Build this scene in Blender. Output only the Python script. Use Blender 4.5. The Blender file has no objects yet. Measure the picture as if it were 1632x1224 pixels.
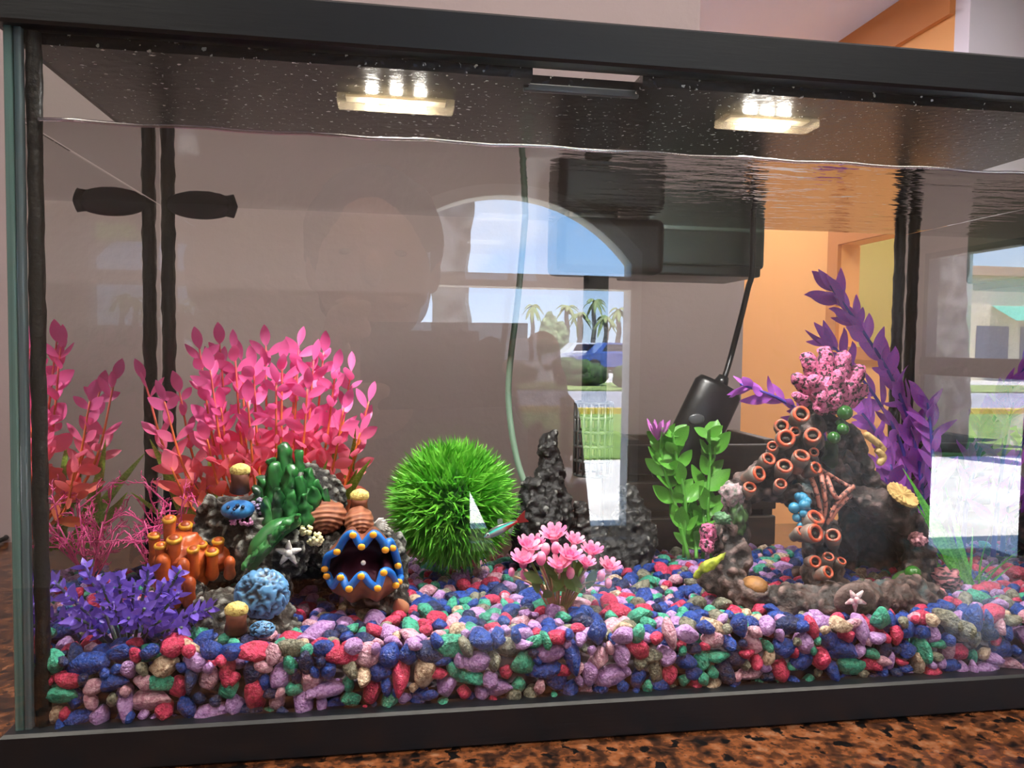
import bpy, bmesh, math, random
from mathutils import Vector, Matrix, noise
random.seed(7)
SC = bpy.context.scene
COL = SC.collection
V = Vector
# ------------------------------------------------------------------ camera, sky, sun, exposure
F = 1226.0
CP = V((.1501, -.3336, .1768)); YAW, PIT, ROL = math.radians(9.04), math.radians(-2.74), math.radians(.79)
_f = V((math.sin(YAW)*math.cos(PIT), math.cos(YAW)*math.cos(PIT), math.sin(PIT)))
_r0 = V((math.cos(YAW), -math.sin(YAW), 0)); _u0 = _r0.cross(_f)
_r = _r0*math.cos(ROL) + _u0*math.sin(ROL); _u = -_r0*math.sin(ROL) + _u0*math.cos(ROL)
cam_data = bpy.data.cameras.new('camera'); cam = bpy.data.objects.new('camera', cam_data); COL.objects.link(cam)
cam_data.sensor_width = 36; cam_data.lens = F/1632*36; cam_data.clip_start = .01; cam_data.clip_end = 500
m = Matrix.Identity(4)
for i in range(3):
    m[i][0] = _r[i]; m[i][1] = _u[i]; m[i][2] = -_f[i]; m[i][3] = CP[i]
cam.matrix_world = m
SC.camera = cam
SC.view_settings.view_transform = 'Standard'; SC.view_settings.look = 'None'
SC.view_settings.gamma = 1; SC.view_settings.use_curve_mapping = False
SC.view_settings.exposure = 0.55
SC.cycles.use_denoising = True
SC.cycles.max_bounces = 14; SC.cycles.transparent_max_bounces = 24
SC.cycles.diffuse_bounces = 4; SC.cycles.glossy_bounces = 8
SC.cycles.sample_clamp_indirect = 12

def ray(px, py): return _f + _r*((px-816)/F) + _u*((612-py)/F)
def at(px, py, Y=None, Z=None, X=None):
    d = ray(px, py)
    t = (Y-CP.y)/d.y if Y is not None else (Z-CP.z)/d.z if Z is not None else (X-CP.x)/d.x
    return CP + d*t
def mpp(px, py, Y):                                   # metres per pixel at that depth
    return (at(px, py, Y)-CP).dot(_f)/F

def lin(c):
    return tuple((x/255/12.92 if x/255 <= .04045 else ((x/255+.055)/1.055)**2.4) for x in c[:3])+(1.0,)

# sky
W = bpy.data.worlds.new('sky'); SC.world = W; W.use_nodes = True
nt = W.node_tree; nt.nodes.clear()
wo = nt.nodes.new('ShaderNodeOutputWorld'); bg = nt.nodes.new('ShaderNodeBackground')
tc = nt.nodes.new('ShaderNodeTexCoord'); sep = nt.nodes.new('ShaderNodeSeparateXYZ')
rp = nt.nodes.new('ShaderNodeValToRGB')
rp.color_ramp.elements[0].position = 0.0; rp.color_ramp.elements[0].color = (.66, .82, 1, 1)
rp.color_ramp.elements[1].position = .55; rp.color_ramp.elements[1].color = (.22, .47, .95, 1)
e = rp.color_ramp.elements.new(.12); e.color = (.34, .60, 1, 1)
cl = nt.nodes.new('ShaderNodeTexNoise'); cl.inputs['Scale'].default_value = 3.2; cl.inputs['Detail'].default_value = 5
clr = nt.nodes.new('ShaderNodeValToRGB'); clr.color_ramp.elements[0].position = .56; clr.color_ramp.elements[1].position = .8
mx = nt.nodes.new('ShaderNodeMixRGB'); mx.inputs[2].default_value = (1, 1, 1, 1)
nt.links.new(tc.outputs['Generated'], sep.inputs[0]); nt.links.new(sep.outputs['Z'], rp.inputs[0])
nt.links.new(tc.outputs['Generated'], cl.inputs['Vector']); nt.links.new(cl.outputs['Fac'], clr.inputs[0])
nt.links.new(clr.outputs[0], mx.inputs[0]); nt.links.new(rp.outputs[0], mx.inputs[1])
nt.links.new(mx.outputs[0], bg.inputs[0]); bg.inputs[1].default_value = 5.6
nt.links.new(bg.outputs[0], wo.inputs[0])
# sun, high, from over the roof so that it lights the street and not the room
sd = bpy.data.lights.new('sun', 'SUN'); sd.energy = 32; sd.angle = .01; sd.color = (1, .96, .9)
sun = bpy.data.objects.new('sun', sd); COL.objects.link(sun)
sun.rotation_euler = V((.08, .16, 1)).to_track_quat('Z', 'Y').to_euler()

# ------------------------------------------------------------------ materials
MATS = {}
def M(name, c, rough=.5, c2=None, ns=60, thr=(.4, .6), bump=0, bs=250, metal=0, spec=.5, coat=0, pt=None, ptr=(.49, .56),
      emit=None, es=0, grad=None, attr=None, sss=0, c3=None, trl=0, ns3=200, thr3=(.6, .66), detail=4, alpha=None, stretch=None):
    if name in MATS: return MATS[name]
    mt = bpy.data.materials.new(name); mt.use_nodes = True; MATS[name] = mt
    t = mt.node_tree; N = t.nodes; L = t.links; b = N['Principled BSDF']
    b.inputs['Roughness'].default_value = rough; b.inputs['Metallic'].default_value = metal
    b.inputs['Specular IOR Level'].default_value = spec; b.inputs['Coat Weight'].default_value = coat
    if sss:
        b.inputs['Subsurface Weight'].default_value = sss; b.inputs['Subsurface Radius'].default_value = (.004, .003, .003)
    col = None
    tcn = N.new('ShaderNodeTexCoord'); vec = tcn.outputs['Object']
    if stretch:
        mp = N.new('ShaderNodeMapping'); mp.inputs['Scale'].default_value = stretch
        L.new(vec, mp.inputs[0]); vec = mp.outputs[0]
    def mixin(a, cc, fac):
        k = N.new('ShaderNodeMixRGB')
        if a is None: k.inputs[1].default_value = lin(c)
        else: L.new(a, k.inputs[1])
        if isinstance(cc, tuple): k.inputs[2].default_value = lin(cc)
        else: L.new(cc, k.inputs[2])
        L.new(fac, k.inputs[0]); return k.outputs[0]
    def ramp(src, lo, hi):
        r_ = N.new('ShaderNodeMapRange'); r_.inputs['From Min'].default_value = lo; r_.inputs['From Max'].default_value = hi
        L.new(src, r_.inputs['Value']); return r_.outputs[0]
    def nz(s, d=detail):
        n_ = N.new('ShaderNodeTexNoise'); n_.inputs['Scale'].default_value = s; n_.inputs['Detail'].default_value = d
        L.new(vec, n_.inputs['Vector']); return n_.outputs['Fac']
    if attr:
        a_ = N.new('ShaderNodeAttribute'); a_.attribute_name = attr; col = a_.outputs['Color']
    if grad:                                          # (z0, z1, colour at z1): the paint of the thing changes with height
        g_ = N.new('ShaderNodeNewGeometry'); s_ = N.new('ShaderNodeSeparateXYZ'); L.new(g_.outputs['Position'], s_.inputs[0])
        add = N.new('ShaderNodeMath'); add.operation = 'MULTIPLY_ADD'; L.new(nz(90), add.inputs[0])
        add.inputs[1].default_value = (grad[1]-grad[0])*.7; 
        sb = N.new('ShaderNodeMath'); sb.operation = 'SUBTRACT'; L.new(s_.outputs['Z'], sb.inputs[0]); sb.inputs[1].default_value = (grad[1]-grad[0])*.35
        L.new(sb.outputs[0], add.inputs[2])
        col = mixin(col, grad[2], ramp(add.outputs[0], grad[0], grad[1]))
    if c2: col = mixin(col, c2, ramp(nz(ns), *thr))
    if c3: col = mixin(col, c3, ramp(nz(ns3, 2), *thr3))
    if pt:
        g_ = N.new('ShaderNodeNewGeometry'); col = mixin(col, pt, ramp(g_.outputs['Pointiness'], *ptr))
    if col is None: b.inputs['Base Color'].default_value = lin(c)
    else: L.new(col, b.inputs['Base Color'])
    if bump:
        bn = N.new('ShaderNodeBump'); bn.inputs['Distance'].default_value = bump; bn.inputs['Strength'].default_value = 1
        L.new(nz(bs), bn.inputs['Height']); L.new(bn.outputs[0], b.inputs['Normal'])
    if emit:
        b.inputs['Emission Color'].default_value = lin(emit); b.inputs['Emission Strength'].default_value = es
    if trl:
        tl = N.new('ShaderNodeBsdfTranslucent'); ms = N.new('ShaderNodeMixShader'); ms.inputs[0].default_value = trl
        if col is None: tl.inputs[0].default_value = lin(c)
        else: L.new(col, tl.inputs[0])
        o_ = N['Material Output']; L.new(b.outputs[0], ms.inputs[1]); L.new(tl.outputs[0], ms.inputs[2]); L.new(ms.outputs[0], o_.inputs[0])
    if alpha is not None: b.inputs['Alpha'].default_value = alpha
    return mt

def glass_mat(name, refl=None, tint=(255, 255, 255), ior=1.33, waterline=None, bump=None, rough=0.0):
    """thin clear sheet: see-through plus mirror reflection; under water the far side reflects totally beyond the critical angle"""
    mt = bpy.data.materials.new(name); mt.use_nodes = True; MATS[name] = mt
    t = mt.node_tree; N = t.nodes; L = t.links; N.clear()
    out = N.new('ShaderNodeOutputMaterial'); mx = N.new('ShaderNodeMixShader'); tr = N.new('ShaderNodeBsdfTransparent')
    gl = N.new('ShaderNodeBsdfGlossy'); gl.inputs['Roughness'].default_value = rough
    tr.inputs[0].default_value = lin(tint)
    L.new(tr.outputs[0], mx.inputs[1]); L.new(gl.outputs[0], mx.inputs[2]); L.new(mx.outputs[0], out.inputs[0])
    if refl is not None:
        mx.inputs[0].default_value = refl
    else:
        fr = N.new('ShaderNodeFresnel'); fr.inputs[0].default_value = ior
        fac = fr.outputs[0]
        if waterline is not None:
            g = N.new('ShaderNodeNewGeometry'); s = N.new('ShaderNodeSeparateXYZ'); L.new(g.outputs['Position'], s.inputs[0])
            lt = N.new('ShaderNodeMath'); lt.operation = 'LESS_THAN'; L.new(s.outputs['Z'], lt.inputs[0]); lt.inputs[1].default_value = waterline
            a = N.new('ShaderNodeMapRange'); L.new(lt.outputs[0], a.inputs['Value'])
            a.inputs['To Min'].default_value = .05; L.new(fac, a.inputs['To Max']); fac = a.outputs[0]
        L.new(fac, mx.inputs[0])
    if bump:
        tcn = N.new('ShaderNodeTexCoord'); mp = N.new('ShaderNodeMapping'); L.new(tcn.outputs['Object'], mp.inputs[0])
        mp.inputs['Scale'].default_value = bump[2]
        nz = N.new('ShaderNodeTexNoise'); nz.inputs['Scale'].default_value = bump[1]; nz.inputs['Detail'].default_value = 3
        L.new(mp.outputs[0], nz.inputs['Vector'])
        bn = N.new('ShaderNodeBump'); bn.inputs['Distance'].default_value = bump[0]
        s2 = N.new('ShaderNodeSeparateXYZ'); L.new(tcn.outputs['Object'], s2.inputs[0])        # calm at the far end from the filter
        mr_ = N.new('ShaderNodeMapRange'); mr_.interpolation_type = 'SMOOTHSTEP'; mr_.inputs['From Min'].default_value = -.08; mr_.inputs['From Max'].default_value = .05
        mr_.inputs['To Min'].default_value = .03; L.new(s2.outputs['X'], mr_.inputs['Value'])
        ml = N.new('ShaderNodeMath'); ml.operation = 'MULTIPLY'; L.new(nz.outputs['Fac'], ml.inputs[0]); L.new(mr_.outputs[0], ml.inputs[1])
        L.new(ml.outputs[0], bn.inputs['Height'])
        L.new(bn.outputs[0], gl.inputs['Normal'])
    return mt

# ------------------------------------------------------------------ mesh helpers
class MB:
    def __init__(s): s.v = []; s.f = []; s.c = []; s.mi = []
    def add(s, vs, fs, col=None, mi=0):
        o = len(s.v); s.v += [V(x) for x in vs]; s.f += [tuple(i+o for i in f) for f in fs]
        s.c += [col or (1, 1, 1, 1)]*len(vs); s.mi += [mi]*len(fs); return s
    def box(s, a, b, col=None):
        x0, y0, z0 = a; x1, y1, z1 = b
        vs = [(x, y, z) for x in (x0, x1) for y in (y0, y1) for z in (z0, z1)]
        return s.add(vs, [(0, 1, 3, 2), (4, 6, 7, 5), (0, 4, 5, 1), (2, 3, 7, 6), (0, 2, 6, 4), (1, 5, 7, 3)], col)
    def rbox(s, a, b, r=.002, seg=3):
        bm = bmesh.new(); bmesh.ops.create_cube(bm, size=1)
        c = (V(a)+V(b))/2; d = V(b)-V(a)
        for v in bm.verts: v.co = V((v.co.x*d.x, v.co.y*d.y, v.co.z*d.z))+c
        bmesh.ops.bevel(bm, geom=list(bm.edges), offset=min(r, min(abs(x) for x in d)*.49), segments=seg, affect='EDGES', profile=.6)
        bm.verts.ensure_lookup_table()
        s.add([v.co.copy() for v in bm.verts], [tuple(v.index for v in f.verts) for f in bm.faces]); bm.free(); return s
    def quad(s, a, b, c, d): return s.add([a, b, c, d], [(0, 1, 2, 3)])
    def tube(s, pts, rad, seg=10, cap=True, flat=1.0, col=None, roundcap=False):
        pts = [V(p) for p in pts]; n = len(pts)
        if not hasattr(rad, '__len__'): rad = [rad]*n
        rad = list(rad)
        if roundcap:
            d0 = (pts[0]-pts[1]).normalized(); d1 = (pts[-1]-pts[-2]).normalized()
            a = [(pts[0]+d0*rad[0]*math.sin(q), rad[0]*math.cos(q)) for q in (1.5, 1.1, .6)]
            b = [(pts[-1]+d1*rad[-1]*math.sin(q), rad[-1]*math.cos(q)) for q in (.6, 1.1, 1.5)]
            pts = [x[0] for x in a]+pts+[x[0] for x in b]; rad = [x[1] for x in a]+rad+[x[1] for x in b]; n = len(pts)
        vs = []; up = None
        for i in range(n):
            d = (pts[min(i+1, n-1)]-pts[max(i-1, 0)]); d = d.normalized() if d.length > 1e-9 else V((0, 0, 1))
            if up is None: up = V((0, 1, 0)) if abs(d.y) < .9 else V((1, 0, 0))
            x = d.cross(up); x = x.normalized() if x.length > 1e-6 else V((1, 0, 0)); y = x.cross(d).normalized(); up = y
            for k in range(seg):
                a = 2*math.pi*k/seg; vs.append(pts[i]+x*(math.cos(a)*rad[i])+y*(math.sin(a)*rad[i]*flat))
        fs = [(i*seg+k, i*seg+(k+1) % seg, (i+1)*seg+(k+1) % seg, (i+1)*seg+k) for i in range(n-1) for k in range(seg)]
        if cap: fs += [tuple(range(seg))[::-1], tuple((n-1)*seg+k for k in range(seg))]
        return s.add(vs, fs, col)
    def lathe(s, prof, base, axis=(0, 0, 1), seg=18, cap=False):
        ax = V(axis).normalized(); q = ax.to_track_quat('Z', 'Y'); vs = []
        for r_, h in prof:
            for k in range(seg):
                a = 2*math.pi*k/seg; vs.append(V(base)+q @ V((r_*math.cos(a), r_*math.sin(a), h)))
        n = len(prof)
        fs = [(i*seg+k, i*seg+(k+1) % seg, (i+1)*seg+(k+1) % seg, (i+1)*seg+k) for i in range(n-1) for k in range(seg)]
        if cap: fs += [tuple(range(seg))[::-1], tuple((n-1)*seg+k for k in range(seg))]
        return s.add(vs, fs)
    def ell(s, c, r, sub=2, fn=None, rot=None, col=None):
        bm = bmesh.new(); bmesh.ops.create_icosphere(bm, subdivisions=sub, radius=1)
        if not hasattr(r, '__len__'): r = (r, r, r)
        vs = []
        for v in bm.verts:
            p = v.co.copy(); k = fn(p) if fn else 1
            p = V((p.x*r[0]*k, p.y*r[1]*k, p.z*r[2]*k))
            if rot: p = rot @ p
            vs.append(p+V(c))
        bm.verts.index_update()
        s.add(vs, [tuple(v.index for v in f.verts) for f in bm.faces], col); bm.free(); return s
    def torus(s, c, axis, R, r, seg=20, sg=8):
        q = V(axis).normalized().to_track_quat('Z', 'Y'); vs = []
        for i in range(seg):
            a = 2*math.pi*i/seg
            for k in range(sg):
                b = 2*math.pi*k/sg
                vs.append(V(c)+q @ V(((R+r*math.cos(b))*math.cos(a), (R+r*math.cos(b))*math.sin(a), r*math.sin(b))))
        fs = [(i*sg+k, ((i+1) % seg)*sg+k, ((i+1) % seg)*sg+(k+1) % sg, i*sg+(k+1) % sg) for i in range(seg) for k in range(sg)]
        return s.add(vs, fs)
    def loft(s, A, B, bulge, n=8, fn=None):
        vs = []; m_ = len(A)
        for j in range(n+1):
            t = j/n
            for i in range(m_): vs.append(V(A[i]).lerp(V(B[i]), t)+V(bulge)*math.sin(math.pi*t)*(math.sin(math.pi*i/(m_-1))**.5 if m_ > 1 else 1))
        fs = [(j*m_+i, j*m_+i+1, (j+1)*m_+i+1, (j+1)*m_+i) for j in range(n) for i in range(m_-1)]
        return s.add(vs, fs)
    def mesh(s, name, mats, org=(0, 0, 0), smooth=True, attr=False):
        me = bpy.data.meshes.new(name); o = V(org)
        me.from_pydata([tuple(p-o) for p in s.v], [], s.f)
        for mt in (mats if isinstance(mats, (list, tuple)) else [mats]): me.materials.append(mt)
        me.polygons.foreach_set('use_smooth', [smooth]*len(me.polygons))
        if isinstance(mats, (list, tuple)) and len(mats) > 1: me.polygons.foreach_set('material_index', s.mi)
        if attr:
            ca = me.color_attributes.new('col', 'FLOAT_COLOR', 'POINT')
            ca.data.foreach_set('color', [x for c in s.c for x in c])
        me.update(); return me
    def build(s, name, mats, parent=None, smooth=True, attr=False, org=None, fix=True):
        if parent is not None: org = wloc(parent)
        org = V(org) if org is not None else V((0, 0, 0))
        me = s.mesh(name, mats, org, smooth, attr)
        if fix:
            bm = bmesh.new(); bm.from_mesh(me); bmesh.ops.recalc_face_normals(bm, faces=bm.faces); bm.to_mesh(me); bm.free()
        o = bpy.data.objects.new(name, me); COL.objects.link(o)
        if parent is not None: o.parent = parent
        else: o.location = org
        return o
def wloc(o):
    p = V(o.location)
    while o.parent is not None: o = o.parent; p += V(o.location)
    return p
def tag(o, label=None, cat=None, group=None, kind=None):
    if label: o['label'] = label
    if cat: o['category'] = cat
    if group: o['group'] = group
    if kind: o['kind'] = kind
    return o
def thing(name, loc, label, cat, group=None):
    o = bpy.data.objects.new(name, None); COL.objects.link(o); o.location = loc; o.empty_display_size = .02
    return tag(o, label, cat, group)
def struct(o): o['kind'] = 'structure'; return o
def inst(name, me, parent, mat4):
    """one more piece that shares mesh data: mat4 is its place in the world"""
    o = bpy.data.objects.new(name, me); COL.objects.link(o); o.parent = parent
    o.matrix_basis = Matrix.Translation(-wloc(parent)) @ mat4
    return o
def frame(p, d, nrm, s=(1, 1, 1)):
    """matrix with local +Z along d, local +Y near nrm"""
    z = V(d).normalized(); y = V(nrm)-z*V(nrm).dot(z)
    y = y.normalized() if y.length > 1e-5 else z.orthogonal().normalized(); x = y.cross(z)
    mm = Matrix.Identity(4)
    for i in range(3): mm[i][0] = x[i]*s[0]; mm[i][1] = y[i]*s[1]; mm[i][2] = z[i]*s[2]; mm[i][3] = p[i]
    return mm
def bez(pts, n=10):
    """smooth curve through points"""
    pts = [V(p) for p in pts]; out = []
    P = [pts[0]*2-pts[1]]+pts+[pts[-1]*2-pts[-2]]
    for i in range(1, len(P)-2):
        for k in range(n):
            t = k/n; a, b, c, d = P[i-1], P[i], P[i+1], P[i+2]
            out.append(.5*((2*b)+(c-a)*t+(2*a-5*b+4*c-d)*t*t+(3*b-a-3*c+d)*t**3))
    return out+[pts[-1]]
def rnd(a, b): return random.uniform(a, b)
def rv(s=1): return V((rnd(-s, s), rnd(-s, s), rnd(-s, s)))

def remeshed(mb, name, mats, parent, voxel, disp=(), smooth_it=0, org=None):
    """fuse closed pieces into one continuous surface with relief"""
    o_ = wloc(parent) if parent is not None else V(org or (0, 0, 0))
    tmp = bpy.data.objects.new('tmp', mb.mesh('tmp', [], o_)); COL.objects.link(tmp)
    md = tmp.modifiers.new('r', 'REMESH'); md.mode = 'VOXEL'; md.voxel_size = voxel
    if smooth_it:
        sm = tmp.modifiers.new('s', 'SMOOTH'); sm.iterations = smooth_it; sm.factor = .5
    for (kind, scale, strength) in disp:
        tx = bpy.data.textures.new('relief', kind); tx.noise_scale = scale
        if kind == 'CLOUDS': tx.noise_depth = 3
        dm = tmp.modifiers.new('d', 'DISPLACE'); dm.texture = tx; dm.strength = strength; dm.mid_level = .5; dm.texture_coords = 'LOCAL'
    dg = bpy.context.evaluated_depsgraph_get(); dg.update()
    me = bpy.data.meshes.new_from_object(tmp.evaluated_get(dg))
    bpy.data.objects.remove(tmp)
    me.materials.clear()
    for mt in (mats if isinstance(mats, (list, tuple)) else [mats]): me.materials.append(mt)
    me.polygons.foreach_set('use_smooth', [True]*len(me.polygons))
    o = bpy.data.objects.new(name, me); COL.objects.link(o)
    if parent is not None: o.parent = parent
    else: o.location = o_
    return o

# ------------------------------------------------------------------ the room
FLOOR, CEIL = -.95, 1.69
YB = .40                         # wall behind the tank
YF = -3.4                        # wall behind the photographer
XR, XL = 2.9, -2.6
m_mauve = M('mauve_paint', (160, 142, 145), .8, bump=.0004, bs=120)
m_grey = M('pale_grey_paint', (200, 198, 212), .8)
m_white = M('lavender_white_paint', (214, 208, 216), .7)
m_orange = M('orange_paint', (226, 162, 96), .7)
m_orange2 = M('deep_orange_paint', (190, 120, 62), .7)
m_olive = M('olive_paint', (196, 182, 112), .7)
m_tan = M('tan_paint', (170, 154, 140), .8)
m_floor = M('floor_tile', (84, 72, 64), .5, c2=(66, 56, 50), ns=3)
m_frame = M('window_frame_grey', (205, 198, 188), .5)
m_dark = M('dark_trim', (60, 58, 56), .5)
struct(MB().box((XL-.2, YF-.2, FLOOR-.1), (3.6, 5.2, FLOOR)).build('floor', m_floor, smooth=False))
struct(MB().box((.5, .6, FLOOR), (3.9, 4.6, FLOOR+.01)).build('floor_corridor', M('pale_bounce_floor', (206, 202, 200), .4), smooth=False))  # separate pale layer, added to bounce light onto the corridor ceiling
struct(MB().box((XL-.2, YF-.2, CEIL), (5.2, 5.2, CEIL+.1)).build('ceiling', m_grey, smooth=False))
XE = at(1185, 500, YB).x         # end of the wall behind the tank, low part
XE2 = at(1116, 10, YB).x         # and its narrower upper part
wb = MB().box((XL, YB, FLOOR), (XE2, YB+.12, CEIL)).box((XE2, YB, FLOOR), (XE, YB+.12, .335))
struct(wb.build('wall_back', m_mauve, smooth=False))
struct(MB().box((XL-.1, YF, FLOOR), (XL, YB+.12, CEIL)).build('wall_left', m_mauve, smooth=False))
struct(MB().box((XE2-.1, YB+.12, FLOOR), (XE2, 4.6, CEIL)).build('wall_corridor_left', m_tan, smooth=False))
struct(MB().box((XE2-.1, 4.6, FLOOR), (2.5, 4.7, CEIL)).build('wall_corridor_end', m_grey, smooth=False))
XO = 2.33
yo0, yo1, zo0, zo1 = 2.5, 3.16, .2, .70
ow = MB().box((XO, 2.44, FLOOR), (XO+.1, yo0, CEIL)).box((XO, yo1, FLOOR), (XO+.1, 4.6, CEIL))
ow.box((XO, yo0, FLOOR), (XO+.1, yo1, zo0)).box((XO, yo0, zo1), (XO+.1, yo1, CEIL))
struct(ow.build('wall_corridor_right', m_orange, smooth=False))
struct(MB().box((XO-.025, 2.44, 1.505), (XO, 4.6, CEIL)).build('trim_1', m_orange2, smooth=False))
tr = MB().box((XO-.02, yo1, zo0-.5), (XO, yo1+.09, zo1+.08)).box((XO-.02, yo0, zo1), (XO, yo1, zo1+.08)).box((XO-.02, yo0, zo0-.06), (XO, yo1, zo0))
struct(tr.build('trim_2', m_orange2, smooth=False))
ob = MB().box((3.9, 2.0, FLOOR), (4.0, 4.6, CEIL)).box((XO+.1, 4.5, FLOOR), (3.9, 4.6, CEIL)).box((XO+.1, 1.9, FLOOR), (4.0, 2.0, CEIL))
struct(ob.build('wall_side_room', m_olive, smooth=False))
struct(MB().box((XO, 2.36, FLOOR), (XR, 2.44, CEIL)).build('wall_white_return', m_white, smooth=False))

# window openings (their light falls on the tank; the glass front mirrors them)
ax0, ax1 = .03, 1.39; azb, azs, azt = -.77, .655, .965      # arch window: sides, sill, spring line, crown
axc = (ax0+ax1)/2; aw = (ax1-ax0)/2; rise = azt-azs; RA = (aw*aw+rise*rise)/(2*rise)
def arc(x, off=0): return azt-RA+math.sqrt(max(0, (RA+off)**2-(x-axc)**2))
wf = MB().box((XL, YF-.12, FLOOR), (ax0, YF, CEIL)).box((ax1, YF-.12, FLOOR), (XR, YF, CEIL)).box((ax0, YF-.12, FLOOR), (ax1, YF, azb))
NA = 24; xs = [ax0+(ax1-ax0)*i/NA for i in range(NA+1)]
for i in range(NA):
    a, b = xs[i], xs[i+1]
    vs = [(x, y, z) for y in (YF-.12, YF) for (x, z) in ((a, arc(a)), (b, arc(b)), (b, CEIL), (a, CEIL))]
    wf.add(vs, [(0, 1, 2, 3), (7, 6, 5, 4), (0, 4, 5, 1)])
struct(wf.build('wall_front', m_tan, smooth=False))
wn = MB()                                                     # arched frame
prof = [(ax0, azb)]+[(ax0, azs)]+[(x, arc(x)) for x in xs[1:-1]]+[(ax1, azs), (ax1, azb)]
def inset(x, z, k):
    d = V((axc-x, 0, (azb+azt)/2-.1-z)); return (x+(k if x < axc-.01 else -k if x > axc+.01 else 0)*(1 if z <= azs else min(1, abs(x-axc)/aw*1.0)), z-k*(0 if z < azs-.01 and z > azb+.01 else (1 if z >= azs else -1)))
pin = [inset(x, z, .055) for x, z in prof]
for i in range(len(prof)-1):
    (x0, z0), (x1, z1) = prof[i], prof[i+1]; (u0, w0), (u1, w1) = pin[i], pin[i+1]
    vs = [(x0, YF+.02, z0), (x1, YF+.02, z1), (u1, YF+.02, w1), (u0, YF+.02, w0), (x0, YF-.1, z0), (x1, YF-.1, z1), (u1, YF-.1, w1), (u0, YF-.1, w0)]
    wn.add(vs, [(0, 1, 2, 3), (7, 6, 5, 4), (3, 2, 6, 7), (0, 4, 5, 1)])
wn.box((ax0, YF-.1, azb), (ax1, YF+.02, azb+.055))
w1 = struct(wn.build('window_1', m_frame, smooth=False))
MB().box((ax0, YF-.1, .47), (ax1, YF+.02, .535)).build('window_rail', m_frame, w1, smooth=False)
MB().box((ax0-.06, YF, azb-.04), (ax1+.06, YF+.08, azb)).build('window_sill', m_frame, w1, smooth=False)
m_wglass = glass_mat('window_glass', refl=.06)
pg = [(x, YF-.05, z) for x, z in prof]
MB().add(pg, [tuple(range(len(pg)))]).build('window_pane', m_wglass, w1, smooth=False, fix=False)
ry0, ry1, rz0, rz1, rzm = -3.30, -2.60, -.86, .69, .11
wr = MB().box((XR, YF, FLOOR), (XR+.05, ry0, CEIL)).box((XR, ry1, FLOOR), (XR+.05, 2.44, CEIL)).box((XR, ry0, FLOOR), (XR+.05, ry1, rz0)).box((XR, ry0, rz1), (XR+.05, ry1, CEIL))
struct(wr.build('wall_right', m_tan, smooth=False))
fr = MB().box((XR-.02, ry0, rzm-.045), (XR+.05, ry1, rzm+.045)).box((XR-.01, ry0, rz0), (XR+.05, ry0+.03, rz1)).box((XR-.01, ry1-.03, rz0), (XR+.05, ry1, rz1)).box((XR-.01, ry0, rz0), (XR+.05, ry1, rz0+.03)).box((XR-.01, ry0, rz1-.03), (XR+.05, ry1, rz1))
w2 = struct(fr.build('window_2', m_dark, smooth=False))
MB().add([(XR+.03, ry0, rz0), (XR+.03, ry1, rz0), (XR+.03, ry1, rz1), (XR+.03, ry0, rz1)], [(0, 1, 2, 3)]).build('window_pane', m_wglass, w2, smooth=False, fix=False)
for nm, loc, rot, sx, sy in (('arch_window_portal', ((ax0+ax1)/2, YF-.02, (azb+azt)/2), (math.radians(90), 0, math.radians(180)), ax1-ax0, azt-azb),
                             ('side_window_portal', (XR+.02, (ry0+ry1)/2, (rz0+rz1)/2), (math.radians(90), 0, math.radians(-90)), ry1-ry0, rz1-rz0)):
    ld = bpy.data.lights.new(nm, 'AREA'); ld.shape = 'RECTANGLE'; ld.size = sx; ld.size_y = sy; ld.cycles.is_portal = True
    lo = bpy.data.objects.new(nm, ld); COL.objects.link(lo); lo.location = loc
    lo.rotation_euler = (V((0, -1, 0)) if 'arch' in nm else V((1, 0, 0))).to_track_quat('Z', 'Y').to_euler()
# ceiling panels: the shop's own light, then three added unseen to brighten wall_back
m_panel2 = M('bright_diffuser', (255, 250, 240), .5, emit=(250, 246, 255), es=26)
m_panel = M('lit_diffuser', (255, 250, 235), .5, emit=(255, 246, 228), es=10.5)
for i, (x, y, lb) in enumerate(((-.9, -1.6, 'square lit ceiling panel above the photographer on the wall side'), (1.3, -1.5, 'square lit ceiling panel near the side window'), (1.4, 1.6, 'square lit ceiling panel by the orange corridor'), (1.5, 3.7, 'square lit ceiling panel at the corridor end'), (3.2, 3.1, 'square lit ceiling panel in the olive side room'), (-.75, -.42, 'added unseen ceiling fill panel over the counter end'), (.35, -.42, 'added unseen ceiling fill panel right over the fish tank'), (1.25, -.42, 'added unseen ceiling fill panel before the corridor'))):
    t_ = thing('ceiling_light', (x, y, CEIL), lb, 'ceiling light')
    MB().box((x-.31, y-.31, CEIL-.03), (x+.31, y-.28, CEIL)).box((x-.31, y+.28, CEIL-.03), (x+.31, y+.31, CEIL)).box((x-.31, y-.28, CEIL-.03), (x-.28, y+.28, CEIL)).box((x+.28, y-.28, CEIL-.03), (x+.31, y+.28, CEIL)).build('light_frame', m_white, t_, smooth=False)
    MB().box((x-.28, y-.28, CEIL-.02), (x+.28, y+.28, CEIL-.005)).build('diffuser', m_panel2 if 2 <= i <= 4 else m_panel, t_, smooth=False)

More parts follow.
